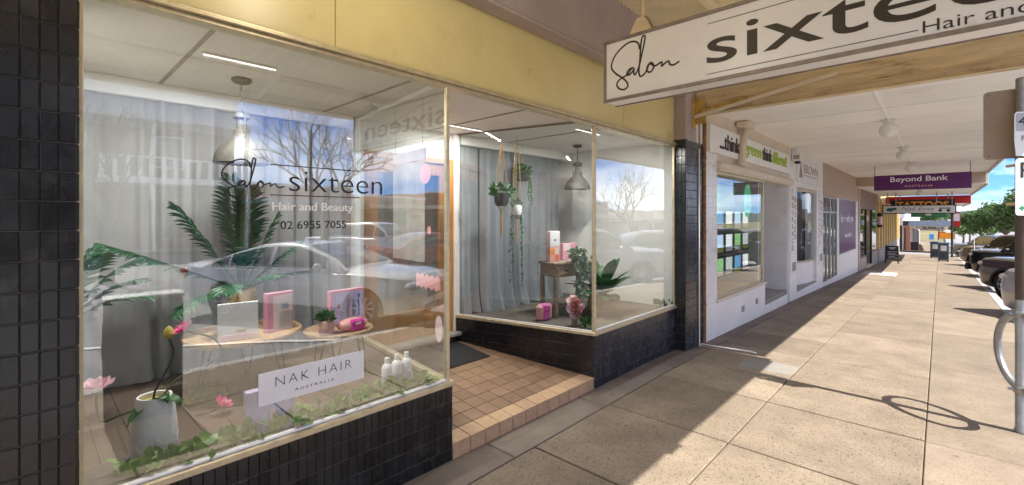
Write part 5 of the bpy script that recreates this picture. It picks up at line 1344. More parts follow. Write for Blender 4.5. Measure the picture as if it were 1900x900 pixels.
def lotus(name, label, stem_pts, m1, r=0.055, n=9, tilt=(0, 0)):
    t = thing(name, label, 'flower')
    sp = smooth_path(stem_pts, 6)
    MB().tube(sp, 0.0048, 6).build('stem', 'stem', t)
    tip = sp[-1]; d = (sp[-1] - sp[-3]).normalized()
    zq = Vector((0, 0, 1)).rotation_difference((d + Vector((0, 0, 0.8))).normalized()).to_matrix().to_4x4()
    T = Matrix.Translation(tip) @ zq
    for ring, (nn, op, s) in enumerate(((n, 0.95, 1.0), (n - 1, 0.62, 0.9), (n - 3, 0.3, 0.75))):
        for k in range(nn):
            a = 6.2832 * (k + 0.5 * ring) / nn; rows = []
            for i in range(6):
                u = i / 5; w = r * 0.30 * s * math.sin(math.pi * min(0.985, 0.10 + 0.885 * u ** 1.15)) ** 0.9
                rad = r * 1.25 * s * (math.sin(u * 1.2) * op + 0.02); z = r * 1.25 * s * (u * (1.15 - 0.55 * op))
                rows.append([(rad, -w, z + 0.10 * w), (rad - 0.004, 0, z - 0.05 * w), (rad, w, z + 0.10 * w)])
            MB().grid(rows, T @ Matrix.Rotation(a, 4, 'Z')).build('petal', m1 if ring < 2 else 'lotusw', t, smooth=True, fix=False)
    MB().ball((0, 0, r * 0.35), r * 0.28, r * 0.28, r * 0.22, 10, 7, T).build('seed_head', 'bud', t)
    return t
VX, VY, VZ = -2.82, 0.43, ZF
lotus('lotus_flower', 'pink lotus flower on a tall curved stem above the white vase', [(VX, VY + 0.02, VZ + 0.26), (VX - 0.05, VY + 0.10, VZ + 0.34), (VX - 0.10, VY + 0.30, VZ + 0.40), (VX - 0.02, VY + 0.26, VZ + 0.52), (VX + 0.03, VY + 0.12, VZ + 0.60)], 'lotus', 0.042)
lotus('lotus_flower', 'open pink and white lotus flower leaning beside the tiled pillar', [(VX, VY - 0.02, VZ + 0.26), (VX + 0.02, VY - 0.12, VZ + 0.25), (VX + 0.0, VY - 0.20, VZ + 0.24), (VX + 0.02, VY - 0.215, VZ + 0.38)], 'lotusw', 0.062, 11)
lotus('lotus_flower', 'small pink lotus flower lying low behind the lettered board', [(-3.2, 0.68, ZF + 0.006), (-3.15, 0.74, ZF + 0.02), (-3.12, 0.79, ZF + 0.05)], 'lotus', 0.05)
bd = thing('lotus_bud', 'closed yellow lotus bud on a dark curving stem above the vase', 'flower')
sp_ = smooth_path([(VX + 0.0, VY, VZ + 0.26), (VX + 0.01, VY - 0.0, VZ + 0.32), (VX + 0.01, VY + 0.05, VZ + 0.42), (VX + 0.01, VY + 0.075, VZ + 0.50), (VX + 0.01, VY + 0.055, VZ + 0.57)], 6)
MB().tube(sp_, 0.005, 6).build('stem', 'hairpin', bd)
MB().lathe([(0.0, -0.005), (0.018, 0.006), (0.026, 0.024), (0.020, 0.045), (0.008, 0.058), (0.0, 0.064)], 12, Matrix.Translation(sp_[-1])).build('bud', 'bud', bd)
for (az, tl, L) in ((40, 0.5, 0.15), (-60, 0.2, 0.13), (20, 0.9, 0.11)):
    lf = []
    for i in range(7):
        u = i / 6; w = 0.032 * math.sin(math.pi * (0.06 + 0.94 * u)) ** 0.8
        lf.append([(L * u, -w, tl * L * u - 0.10 * u * u + 0.012), (L * u, 0, tl * L * u - 0.10 * u * u), (L * u, w, tl * L * u - 0.10 * u * u + 0.012)])
    MB().grid(lf, Matrix.Translation((VX, VY, VZ + 0.27)) @ Matrix.Rotation(R(az), 4, 'Z')).build('leaf', 'leaf', bd, smooth=True, fix=False)
# lettered board, boxes, bottles, ivy along the sill
nk = thing('lettered_board', 'white board with brown capitals fixed to the glass of the near window', 'sign')
MB().cbox(0, 0.575, 0, 0.165, -0.004, 0, 0.001, frame_T((-2.4915, 0.795, 0.742), (0, 1, 0))).build('board', 'card', nk)
text('lettering', 'NAK HAIR', 'ink', nk, frame_T((-2.4914, 0.875, 0.825), (0, 1, 0)), 0.415, 0.048, 0.0008, bold=-0.02, spacing=1.25)
text('lettering', 'AUSTRALIA', 'ink', nk, frame_T((-2.4914, 0.972, 0.777), (0, 1, 0)), 0.215, 0.014, 0.0008, spacing=1.5)
gift_box('gift_box', 'lilac gift box with fan of tubes printed on it behind the lettered board', (-2.62, 0.90, ZF), 0, 0.24, 0.26, 0.05, 'lilac', [('tube_print', 'paleblue', 0.30, 0.42, 0.05, 0.5), ('tube_print', 'palepink', 0.46, 0.58, 0.05, 0.55), ('tube_print', 'blue', 0.66, 0.74, 0.05, 0.5)])
for i, (y, x) in enumerate(((1.70, -2.78), (1.79, -2.80), (1.87, -2.80))):
    bt = thing('shampoo_bottle', ('white shampoo bottle farthest from the entry glass', 'white shampoo bottle in the middle of the row of three', 'white shampoo bottle next to the entry glass')[i], 'bottle', (x, y, ZF), group='row of white bottles')
    MB().lathe([(0.0, 0), (0.034, 0.0), (0.037, 0.006), (0.037, 0.135), (0.030, 0.155), (0.014, 0.168)], 20).build('body', 'bottle', bt)
    MB().lathe([(0.016, 0.166), (0.0165, 0.205), (0.0, 0.207)], 16).build('cap', 'bottle', bt)
    MB().cbox(0.0368, 0.0378, -0.015, 0.015, 0.03, 0.075, 0.0003).build('small_print', 'lilac', bt)
def garland(label, y0, y1, x, n, seed, m='leafp', dense=1.0):
    t = thing('ivy_garland', label, 'ivy')
    rnd = random.Random(seed)
    pts = [(x + rnd.uniform(-0.03, 0.03), y0 + (y1 - y0) * i / 12, ZF + 0.015 + rnd.uniform(0, 0.02)) for i in range(13)]
    MB().tube(smooth_path(pts, 3), 0.003, 5).build('vine', 'stem', t)
    mb = MB()
    for k in range(n):
        y = rnd.uniform(y0, y1)
        c = leaf_clump(3, 0.05, 0.04, 0.03, 0.058, seed * 1000 + k, 0.5, (x + rnd.uniform(-0.03, 0.05), y, ZF + 0.045 + rnd.uniform(0, 0.04)), 'ivy')
        mb.add(c.v, c.f)
    mb.build('foliage', m, t, fix=False)
garland('pale green ivy garland along the sill of the near window', 0.30, 1.92, -2.60, 85, 11)
garland('dark ivy sprig at the far end of the second window sill', 5.45, 5.66, -2.60, 14, 12, 'leaf')
garland('dark ivy sprig at the corner of the second window', 3.93, 4.08, -2.70, 10, 13, 'leaf')
mo = thing('moss_mound', 'green moss mound with a bud on the floor behind the lettered board', 'plant', (-3.42, 0.80, ZF))
leaf_clump(260, 0.12, 0.14, 0.05, 0.03, 21, 0.6, (0, 0, 0.05)).build('moss', 'moss', mo, fix=False)
MB().ball((0, 0, 0.02), 0.11, 0.13, 0.05, 14, 8).build('mound', 'moss', mo)

# ---- second window
def hanging_plant(label, x, y, zhook, zpot, rp, hp, potm, ropes, tassel, fol, vines, seed):
    t = thing('hanging_planter', label, 'plant')
    MB().tube([(x, y, 2.667), (x, y, zhook + 0.02)], 0.0025, 5).build('wire', 'galv', t)
    MB().tube([(x + 0.014 * math.cos(a), y, zhook + 0.014 * math.sin(a)) for a in [6.2832 * k / 12 for k in range(12)]], 0.003, 5, closed=True).build('ring', 'rope', t)
    for k in range(ropes):
        a = 6.2832 * k / ropes + 0.4
        MB().tube(smooth_path([(x, y, zhook - 0.015), (x + 0.03 * math.cos(a), y + 0.03 * math.sin(a), zhook - 0.12), (x + rp * 0.9 * math.cos(a), y + rp * 0.9 * math.sin(a), zpot + hp * 1.05), (x + rp * 1.03 * math.cos(a), y + rp * 1.03 * math.sin(a), zpot + hp * 0.6), (x + rp * 0.5 * math.cos(a), y + rp * 0.5 * math.sin(a), zpot - 0.015), (x, y, zpot - 0.05)], 4), 0.0042, 5).build('rope', 'rope', t)
    if tassel: MB().lathe([(0.005, zpot - 0.04), (0.012, zpot - 0.07), (0.010, zpot - 0.10), (0.013, zpot - tassel)], 9, Matrix.Translation((x, y, 0))).build('tassel', 'rope', t)
    MB().lathe([(0.0, 0), (rp * 0.72, 0), (rp * 0.95, hp * 0.3), (rp, hp * 0.8), (rp * 0.92, hp), (rp * 0.84, hp * 0.98), (0, hp * 0.9)], 18, Matrix.Translation((x, y, zpot))).build('pot', potm, t)
    leaf_clump(fol[0], fol[1], fol[1], fol[2], fol[3], seed, 0.2, (x, y, zpot + hp + fol[2] * 0.45)).build('foliage', 'leaf', t, fix=False)
    rnd = random.Random(seed)
    for (dx, dy, L, n) in vines:
        pts = [(x + dx * (0.5 + 0.5 * min(1, i / 3)) + rnd.uniform(-0.006, 0.006), y + dy * (0.5 + 0.5 * min(1, i / 3)) + rnd.uniform(-0.006, 0.006), zpot + hp + 0.02 - L * i / 10) for i in range(11)]
        mb = MB().tube(pts, 0.0018, 4)
        for k in range(n):
            f = rnd.uniform(0, 9.99); i = int(f); p = Vector(pts[i]).lerp(Vector(pts[i + 1]), f - i)
            c = leaf_clump(1, 0.008, 0.008, 0.004, 0.026, seed * 77 + k, 0.0, p, hang=True); mb.add(c.v, c.f)
        mb.build('trailing_vine', 'leaf', t, smooth=False, fix=False)
    return t
hanging_plant('charcoal pot with broad leaves in a macrame hanger with a long tassel', -3.62, 3.68, 2.50, 1.82, 0.085, 0.15, 'darkpot', 4, 0.33, (70, 0.12, 0.06, 0.075), [], 31)
hanging_plant('small white pot in a rope hanger trailing long strings of pearls', -3.70, 4.02, 2.55, 1.72, 0.065, 0.12, 'card', 3, 0.33, (50, 0.07, 0.04, 0.04), [(-0.05, -0.06, 0.95, 80), (-0.02, -0.04, 0.70, 50), (0.05, 0.04, 0.98, 90), (0.03, 0.06, 0.85, 70)], 32)
hanging_plant('dark hanging basket of dense small leaves close to the curtain', -3.95, 4.40, 2.50, 2.16, 0.09, 0.10, 'darkpot', 3, 0, (200, 0.11, 0.08, 0.04), [(0.09, 0.03, 0.34, 60), (0.11, 0.06, 0.42, 60), (0.07, 0.10, 0.38, 60), (0.12, 0.0, 0.25, 40)], 33)
stb = thing('side_table', 'distressed timber side table with two small drawers in the second window', 'table', (-3.30, 4.50, ZF), R(-14))
MB().cbox(-0.17, 0.17, -0.32, 0.32, 0.615, 0.645, 0.006).build('table_top', 'oldwood', stb)
MB().cbox(-0.15, 0.15, -0.30, 0.30, 0.475, 0.614, 0.004).build('apron', 'oldwood', stb)
for y in (-0.15, 0.15):
    dw = MB().cbox(0.15, 0.158, y - 0.125, y + 0.125, 0.49, 0.60, 0.003).build('drawer', 'oldwood', stb)
    MB().ball((0.165, y, 0.545), 0.016, 0.016, 0.016, 10, 7).build('knob', 'darkpot', dw)
for x in (-0.13, 0.13):
    for y in (-0.28, 0.28): MB().cbox(x - 0.022, x + 0.022, y - 0.022, y + 0.022, 0, 0.475, 0.004).build('leg', 'oldwood', stb)
gift_box('gift_box', 'orange and pink patterned box at the bottom of the pair on the side table', (-3.32, 4.28, ZF + 0.646), R(-14), 0.15, 0.17, 0.07, 'pinkv', [('orange_patch', 'orangeink', 0.1, 0.45, 0.5, 0.95), ('orange_patch', 'coral', 0.5, 0.9, 0.1, 0.45), ('pink_patch', 'palepink', 0.5, 0.9, 0.5, 0.9)])
gift_box('gift_box', 'white box with a blue emblem on top of the patterned box', (-3.32, 4.28, ZF + 0.817), R(-14), 0.15, 0.19, 0.065, 'palepink', [('emblem', 'blue', 0.38, 0.62, 0.38, 0.5), ('pale_patch', 'card', 0.05, 0.95, 0.1, 0.97)])
gift_box('gift_box', 'low pink box with a swirl leaning at the back of the side table', (-3.38, 4.66, ZF + 0.646), R(-8), 0.25, 0.20, 0.05, 'pinkbox', [('white_patch', 'palepink', 0.05, 0.55, 0.55, 0.95), ('swirl', 'coral', 0.6, 0.9, 0.2, 0.35), ('swirl', 'coral', 0.65, 0.9, 0.5, 0.62)])
tv = thing('trailing_plant', 'grey green trailing plant spilling over the front of the side table', 'plant', (-3.12, 4.42, ZF + 0.646))
MB().lathe([(0.0, 0), (0.05, 0), (0.06, 0.07), (0.055, 0.075), (0.0, 0.07)], 16).build('pot', 'darkpot', tv)
leaf_clump(150, 0.09, 0.10, 0.06, 0.05, 41, 0.1, (0.02, 0, 0.10)).build('foliage', 'leafg', tv, fix=False)
for k in range(6):
    L = (0.5, 0.42, 0.55, 0.35, 0.48, 0.3)[k]; y = -0.07 + k * 0.03; x = 0.085 + 0.02 * (k % 2)
    rnd = random.Random(50 + k)
    pts = [(x * min(1, i / 2), y + rnd.uniform(-0.01, 0.01), 0.10 - max(0, i - 1) * L / 9) for i in range(11)]
    mb = MB().tube(pts, 0.002, 4)
    for q in range(60):
        f = rnd.uniform(1, 9.99); i = int(f); p = Vector(pts[i]).lerp(Vector(pts[i + 1]), f - i)
        c = leaf_clump(1, 0.02, 0.02, 0.01, 0.045, 900 + k * 100 + q, 0.0, p, hang=True); mb.add(c.v, c.f)
    mb.build('trailing_stem', 'leafg', tv, smooth=False, fix=False)
hb_ = thing('pink_pouch', 'pink pouch with a magenta initial standing on the display floor', 'bag', (-3.24, 4.02, ZF), R(-12))
MB().cbox(-0.09, 0.0, -0.105, 0.105, 0, 0.185, 0.03).build('pouch', 'pinkv', hb_)
MB().cbox(-0.094, 0.004, -0.06, 0.065, 0.001, 0.19, 0.02).build('sleeve', mat('orchid_print', (0.56, 0.14, 0.42), 0.45, vary=0.15, scale=20), hb_)
text('initial', 'H', 'magenta', hb_, frame_T((0.0042, -0.05, 0.045), (0, 1, 0)), 0.105, 0.13, 0.0008, bold=0.01, shear=0.4)
fb = thing('paper_flower', 'large rose brown layered flower on a wood block at the window corner', 'flower', (-2.88, 4.06, ZF))
MB().cbox(-0.025, 0.025, -0.025, 0.025, 0, 0.12, 0.003).build('wood_block', 'oldwood', fb)
for ring, (nn, rr_, op, m_) in enumerate(((8, 0.135, 1.25, 'lotusw'), (9, 0.11, 1.1, 'rosegold'), (8, 0.08, 0.8, 'rosegold'), (6, 0.05, 0.45, 'palepink'))):
    T = Matrix.Translation((0.0, 0, 0.20)) @ Matrix.Rotation(R(75), 4, 'Y') @ Matrix.Rotation(0.3 * ring, 4, 'Z')
    for k in range(nn):
        rows = []
        for i in range(6):
            u = i / 5; w = rr_ * 0.42 * math.sin(math.pi * (0.1 + 0.82 * u)) ** 0.7
            rad = rr_ * math.sin(u * 1.5) * min(1, op); z = 0.03 * ring * u + 0.03 * math.cos(op * u * 2)
            rows.append([(rad, -w, z + 0.012), (rad, 0, z), (rad, w, z + 0.012)])
        MB().grid(rows, T @ Matrix.Rotation(6.2832 * k / nn, 4, 'Z')).build('petal', m_, fb, smooth=True, fix=False)
bp = thing('potted_plant', 'broad leaved plant in a low woven basket at the second window', 'plant', (-3.02, 4.86, ZF))
MB().lathe([(0.0, 0), (0.17, 0.0), (0.20, 0.05), (0.19, 0.16), (0.18, 0.20), (0.165, 0.19), (0, 0.18)], 24).build('basket', 'wicker', bp)
rb_ = random.Random(61)
for k in range(30):
    az = rb_.uniform(0, 6.28); tl = rb_.uniform(0.1, 1.1); L = rb_.uniform(0.32, 0.60) * (0.8 + 0.3 * math.cos(tl)); wl_ = rb_.uniform(0.05, 0.085)
    rows = []
    for i in range(8):
        u = i / 7; rr_ = L * (math.sin(tl) * u + 0.25 * u * u); z = L * (math.cos(tl) * u - 0.40 * u * u * math.sin(tl)); w = wl_ * (0.06 + math.sin(math.pi * max(0, (u - 0.25) / 0.75)) ** 0.7) if u > 0.25 else 0.006
        rows.append([(rr_, -w, z + 0.25 * w), (rr_, 0, z), (rr_, w, z + 0.25 * w)])
    MB().grid(rows, Matrix.Translation((0, 0, 0.18)) @ Matrix.Rotation(az, 4, 'Z')).build('leaf', 'leaf', bp, smooth=True, angle=80, fix=False)

# slim lit strip lights on the salon ceiling
def strip_light(label, x, y0, y1, power, z=2.668):
    t = thing('strip_light', label, 'lamp', (x, (y0 + y1) / 2, z), group='slim strip lights on the salon ceiling')
    L = y1 - y0
    MB().cbox(-0.015, 0.015, -L / 2, L / 2, -0.012, 0.0, 0.003).build('housing', 'white', t)
    MB().cbox(-0.009, 0.009, -L / 2 + 0.01, L / 2 - 0.01, -0.0145, -0.0122, 0.001).build('diffuser', mat('lit_diffuser', (0.9, 0.9, 0.88), 0.5, emit=((1.0, 0.96, 0.90), 0.5)), t)
    ld = bpy.data.lights.new('strip_light_glow', 'AREA'); ld.shape = 'RECTANGLE'; ld.size = 0.018; ld.size_y = L - 0.02; ld.energy = power; ld.color = (1.0, 0.96, 0.90)
    lo = bpy.data.objects.new('strip_light_glow', ld); col.objects.link(lo); lo.parent = t; lo.location = (0, 0, -0.016)
strip_light('slim lit strip on the ceiling above the larger round table', -3.155, 0.70, 1.12, 11)
strip_light('slim lit strip across the entry ceiling before the door', -3.74, 2.92, 3.50, 3.5)
strip_light('slim lit strip added on the ceiling by the glass to brighten the second window', -2.90, 4.10, 4.60, 11)  # extra strip, added to brighten the second window display
strip_light('slim lit strip on the ceiling deep inside the salon', -5.4, 2.3, 3.3, 16, 2.69)

# ================================================================ CARS (nose at local x = 0, tail towards +x)
def lerp(pts, x):
    if x <= pts[0][0]: return pts[0][1]
    for (a, b), (c_, d) in zip(pts, pts[1:]):
        if x <= c_:
            t = (x - a) / (c_ - a); t2 = t * t * (3 - 2 * t)
            return b + (d - b) * (0.5 * t + 0.5 * t2)
    return pts[-1][1]
def eval_mesh(o):
    dg = bpy.context.evaluated_depsgraph_get()
    return bpy.data.meshes.new_from_object(o.evaluated_get(dg))
def car(name, label, loc, rz, paint, L, W, H, hood, belt, xw, xr0, xr1, xt, zt, wr, fx, rx, clear=0.22, bullbar=False, tray=False, spokes=10, cladding=False, boxy=False, group='cars parked nose in along the kerb'):
    c = thing(name, label, 'car', loc, rz, group)
    w = W / 2
    top = [(0, hood - 0.30), (0.05, hood - 0.16), (0.18, hood - 0.05), (0.45, hood), (xw, belt - 0.01), (xw + 0.3, belt), (xt, belt + 0.03), (L - 0.10, zt), (L, zt - 0.12)]
    half = [(0, 0.74), (0.07, 0.83), (0.22, 0.92), (0.55, 0.98), (1.1, 1.0), (L - 0.9, 1.0), (L - 0.25, 0.95), (L, 0.84)]
    if boxy:
        top[0:4] = [(0, hood - 0.20), (0.04, hood - 0.08), (0.14, hood - 0.02), (0.45, hood)]
        half[0:4] = [(0, 0.84), (0.07, 0.91), (0.20, 0.96), (0.5, 0.99)]
    bot = [(0, clear + 0.16), (0.10, clear + 0.02), (0.5, clear), (L - 0.5, clear), (L, clear + 0.2)]
    xs = sorted(set([0, 0.02, 0.05, 0.09, 0.14, 0.2, 0.3] + [0.3 + i * (L - 0.6) / 22 for i in range(23)] + [L - 0.2, L - 0.1, L - 0.05, L]))
    rows = []
    for x in xs:
        zt_, hw, zb = lerp(top, x), w * lerp(half, x), lerp(bot, x); dz = zt_ - zb
        cr = 0.035
        sec = [(0.0, zb), (0.80 * hw, zb), (0.95 * hw, zb + 0.10 * dz), (0.99 * hw, zb + 0.35 * dz), (1.0 * hw, zb + 0.58 * dz), (0.985 * hw, zb + 0.80 * dz), (0.94 * hw, zb + 0.94 * dz), (0.86 * hw, zt_), (0.5 * hw, zt_ + cr * 0.8), (0, zt_ + cr)]
        rows.append([(x, y, z) for y, z in sec] + [(x, -y, z) for y, z in sec[-2:0:-1]])
    mb = MB(); nc = len(rows[0])
    v = [p for r in rows for p in r]; f = []
    for i in range(len(rows) - 1):
        for j in range(nc): f.append((i * nc + j, i * nc + (j + 1) % nc, (i + 1) * nc + (j + 1) % nc, (i + 1) * nc + j))
    f.append(tuple(range(nc))[::-1]); f.append(tuple(range((len(rows) - 1) * nc, len(rows) * nc)))
    mb.add(v, f)
    tmp = bpy.data.objects.new('tmp_body', mb.mesh('tmp_body', smooth=False)); col.objects.link(tmp)
    cut = MB()
    for x in (fx, rx):
        for s in (-1, 1):
            cut.lathe([(wr * 1.13, 0), (wr * 1.13, 0.5)], 28, Matrix.Translation((x, s * (w + 0.1), wr)) @ Matrix.Rotation(R(90 * s), 4, 'X'))
    co = bpy.data.objects.new('tmp_cut', cut.mesh('tmp_cut', smooth=False)); col.objects.link(co)
    md = tmp.modifiers.new('b', 'BOOLEAN'); md.operation = 'DIFFERENCE'; md.object = co; md.solver = 'EXACT'
    me = eval_mesh(tmp)
    bpy.data.objects.remove(tmp); bpy.data.objects.remove(co)
    me.polygons.foreach_set('use_smooth', [True] * len(me.polygons)); me.set_sharp_from_angle(angle=R(32))
    me.materials.clear()
    body = obj('body', me, paint, c)
    # cabin
    roof = [(xw, belt), (xw + 0.35 * (xr0 - xw), belt + 0.48 * (H - belt)), (xr0 - 0.05, H - 0.05), (xr0 + 0.25, H - 0.008), ((xr0 + xr1) / 2, H), (xr1 - 0.1, H - 0.03), (xr1 + 0.5 * (xt - xr1), belt + 0.55 * (H - belt)), (xt, belt + 0.02)]
    def rz_(x):
        for (a, b), (c2, d) in zip(roof, roof[1:]):
            if x <= c2: return b + (d - b) * (x - a) / (c2 - a)
        return roof[-1][1]
    n = 30; xs2 = [xw + (xt - xw) * i / n for i in range(n + 1)]
    rs = [rz_(x) for x in xs2]
    for _ in range(2): rs = [rs[0]] + [(rs[i - 1] + 2 * rs[i] + rs[i + 1]) / 4 for i in range(1, n)] + [rs[-1]]
    def sec_at(x):
        f_ = (x - xw) / (xt - xw) * n; i = max(0, min(n - 1, int(f_))); zr = rs[i] + (rs[i + 1] - rs[i]) * (f_ - i)
        k = max(0.0, (zr - belt) / (H - belt))
        yb = 0.90 * w; ye = (0.90 - 0.20 * k) * w
        return zr, yb, ye
    rows = []
    for x in xs2:
        zr, yb, ye = sec_at(x); hgt = zr - belt
        h_ = [(yb, belt - 0.03), ((yb + ye) / 2 + 0.012, belt + 0.5 * hgt), (ye + 0.01, belt + 0.86 * hgt), (ye - 0.05, belt + 0.965 * hgt), (ye * 0.6, zr), (0, zr + 0.012)]
        rows.append([(x, y, z) for y, z in h_] + [(x, -y, z) for y, z in h_[-2::-1]])
    MB().grid(rows).build('cabin', paint, c, smooth=True, angle=50)
    def side_patch(xa, xb, t0, t1, s, nm='side_window'):
        r_ = []
        for i in range(9):
            x = xa + (xb - xa) * i / 8; zr, yb, ye = sec_at(x); hgt = zr - belt; q = []
            for t in (t0, (t0 + t1) / 2, t1):
                if t < 0.5: y = yb + ((yb + ye) / 2 + 0.012 - yb) * t / 0.5
                else: y = (yb + ye) / 2 + 0.012 + (ye + 0.01 - (yb + ye) / 2 - 0.012) * (t - 0.5) / 0.36
                q.append((x, s * (y + 0.006), belt + t * hgt))
            r_.append(q)
        return MB().grid(r_).build(nm, 'carglass', c, smooth=True, fix=False)
    a = xw + 0.30 * (xr0 - xw) + 0.12; b = xt - (0.16 if not tray else 0.10); mid = a + (b - a) * 0.47
    for s in (-1, 1):
        side_patch(a, mid - 0.03, 0.10, 0.84, s); side_patch(mid + 0.03, a + (b - a) * 0.83, 0.10, 0.84, s)
        side_patch(a + (b - a) * 0.85, b, 0.14, 0.80, s)
    def top_patch(xa, xb, k0, nm):
        r_ = []
        for i in range(7):
            x = xa + (xb - xa) * i / 6; zr, yb, ye = sec_at(x); yy = ye * 0.93 - 0.02
            r_.append([(x, yy * q, zr + 0.012 * (1 - abs(q)) + 0.007) for q in (-1, -0.6, -0.3, 0, 0.3, 0.6, 1)])
        return MB().grid(r_).build(nm, 'carglass', c, smooth=True, fix=False)
    top_patch(xw + 0.06, xr0 - 0.03, 0, 'windscreen')
    top_patch(xr1 + 0.02, xt - 0.06, 0, 'rear_window')
    # front face
    MB().cbox(-0.012, 0.06, -0.50 * w, 0.50 * w, hood - 0.40, hood - 0.20, 0.02).build('grille', 'trim', c)
    MB().cbox(-0.02, 0.10, -0.60 * w, 0.60 * w, clear + 0.06, clear + 0.22, 0.03).build('lower_grille', 'trim', c)
    MB().cbox(-0.022, -0.012, -0.18, 0.18, clear + 0.20, clear + 0.31, 0.003).build('number_plate', 'whitev', c)
    for s in (-1, 1):
        MB().ball((0.15, s * 0.76 * w, hood - 0.17), 0.17, 0.20 * w + 0.02, 0.075, 14, 8).build('headlight', 'lampglass', c)
        MB().ball((L - 0.13, s * 0.80 * w, zt - 0.16), 0.15, 0.17, 0.10, 12, 7).build('tail_light', 'tail', c)
        m_ = MB().ball((xw + 0.42, s * (w + 0.06), belt + 0.06), 0.06, 0.10, 0.075, 12, 8)
        m_.build('wing_mirror', paint if not cladding else 'trim', c)
        MB().cbox(fx + wr * 1.3, rx - wr * 1.3, s * w * 0.985 - 0.02, s * w * 0.985 + 0.02, clear + 0.02, clear + 0.16, 0.012).build('side_skirt', 'trim', c)
        for x in (mid - 0.25, a + (b - a) * 0.72): MB().cbox(x, x + 0.17, s * w * 0.99 - 0.012, s * w * 0.99 + 0.014, belt - 0.14, belt - 0.11, 0.006).build('door_handle', paint, c)
        if cladding:
            for x in (fx, rx):
                arc_ = [(x + wr * 1.17 * math.cos(t), s * (w * 0.985), wr + wr * 1.17 * math.sin(t)) for t in [math.pi * (0.02 + 0.96 * k / 14) for k in range(15)]]
                MB().tube(arc_, 0.035, 6).build('arch_flare', 'trim', c)
    for x in (fx, rx):
        for s in (-1, 1):
            T = Matrix.Translation((x, s * (w - 0.12), wr)) @ Matrix.Rotation(R(-90 * s), 4, 'X')
            wh = bpy.data.objects.new('wheel', None); col.objects.link(wh); wh.parent = c; wh.matrix_basis = T; wh.empty_display_size = 0.1
            k_ = ('tyre', round(wr, 3), spokes)
            if k_ not in TILE_CACHE:
                t1 = MB().lathe([(wr * 0.66, -0.10), (wr * 0.90, -0.11), (wr * 0.985, -0.085), (wr, -0.04), (wr, 0.04), (wr * 0.985, 0.085), (wr * 0.90, 0.11), (wr * 0.66, 0.10)], 30, cap=False).mesh('tyre'); t1.materials.append(M['rubber'])
                rm = MB().lathe([(wr * 0.67, -0.10), (wr * 0.67, 0.098), (wr * 0.63, 0.10), (wr * 0.61, 0.06), (wr * 0.60, -0.09)], 30, cap=False)
                rm.lathe([(0.0, 0.085), (0.05, 0.085), (0.06, 0.07), (0.06, 0.02)], 14)
                for q in range(spokes):
                    rm.cbox(0.04, wr * 0.64, -0.016, 0.016, 0.055, 0.085, 0.006, Matrix.Rotation(6.2832 * q / spokes, 4, 'Z'))
                t2 = rm.mesh('rim'); t2.materials.append(M['rim'])
                t3 = MB().lathe([(0.0, 0.0), (wr * 0.62, 0.0)], 24, cap=False).mesh('hub_back'); t3.materials.append(M['trim'])
                TILE_CACHE[k_] = (t1, t2, t3)
            for nm, me_ in zip(('tyre', 'rim', 'hub_back'), TILE_CACHE[k_]): obj(nm, me_, None, wh)
    MB().box(0.4, L - 0.4, -w * 0.55, w * 0.55, clear + 0.02, belt - 0.15).build('underbody', 'trim', c)
    if bullbar:
        MB().tube(smooth_path([(-0.06, -0.72 * w, clear + 0.15), (-0.16, -0.70 * w, hood - 0.12), (-0.18, -0.4 * w, hood - 0.02), (-0.18, 0.4 * w, hood - 0.02), (-0.16, 0.70 * w, hood - 0.12), (-0.06, 0.72 * w, clear + 0.15)], 5), 0.035, 8).build('bull_bar', 'trim', c)
        MB().cbox(-0.16, 0.0, -0.92 * w, 0.92 * w, clear + 0.10, clear + 0.34, 0.03).build('bar_bumper', 'trim', c)
        for s in (-1, 1): MB().lathe([(0.0, 0), (0.09, 0.0), (0.10, 0.04), (0.06, 0.09), (0.0, 0.10)], 14, Matrix.Translation((-0.22, s * 0.3 * w, hood - 0.05)) @ Matrix.Rotation(R(90), 4, 'Y')).build('spot_lamp', 'chrome', c)
        MB().tube([(-0.15, -0.55 * w, hood - 0.05), (-0.15, -0.55 * w, hood + 0.55)], [0.014, 0.01], 6).build('aerial', 'whitev', c)
    return c
def paint(name, colr, rough=0.25, metal=0.3): return mat(name, colr, rough, metal=metal, coat=1.0)
P_WHITE = paint('white_car_paint', (0.70, 0.71, 0.72), 0.2, 0.0)
P_SILVER = paint('silver_mauve_car_paint', (0.42, 0.40, 0.42), 0.3, 0.5)
P_BLACK = paint('black_car_paint', (0.012, 0.013, 0.012))
P_OLIVE = paint('dark_bronze_car_paint', (0.085, 0.072, 0.05), 0.25, 0.4)
P_BROWN = paint('brown_bronze_car_paint', (0.25, 0.185, 0.125), 0.28, 0.5)
P_GREY = paint('charcoal_car_paint', (0.03, 0.032, 0.036))
P_RED = paint('red_car_paint', (0.30, 0.02, 0.02))
ANG = R(-52)
SUV = dict(L=4.65, W=1.88, H=1.72, hood=1.06, belt=1.08, xw=1.15, xr0=1.95, xr1=3.95, xt=4.55, zt=1.06, wr=0.36, fx=0.92, rx=3.65, boxy=True)
BIG = dict(L=4.9, W=1.92, H=1.84, hood=1.14, belt=1.17, xw=1.25, xr0=1.95, xr1=4.35, xt=4.82, zt=1.14, wr=0.39, fx=0.92, rx=3.80, clear=0.28, boxy=True)
SED = dict(L=4.75, W=1.82, H=1.44, hood=0.88, belt=0.93, xw=1.30, xr0=2.15, xr1=3.25, xt=4.20, zt=0.98, wr=0.325, fx=0.95, rx=3.70, clear=0.18)
UTE = dict(L=5.2, W=1.88, H=1.78, hood=1.10, belt=1.13, xw=1.25, xr0=1.95, xr1=3.0, xt=3.45, zt=1.12, wr=0.38, fx=0.92, rx=4.05, clear=0.28, boxy=True)
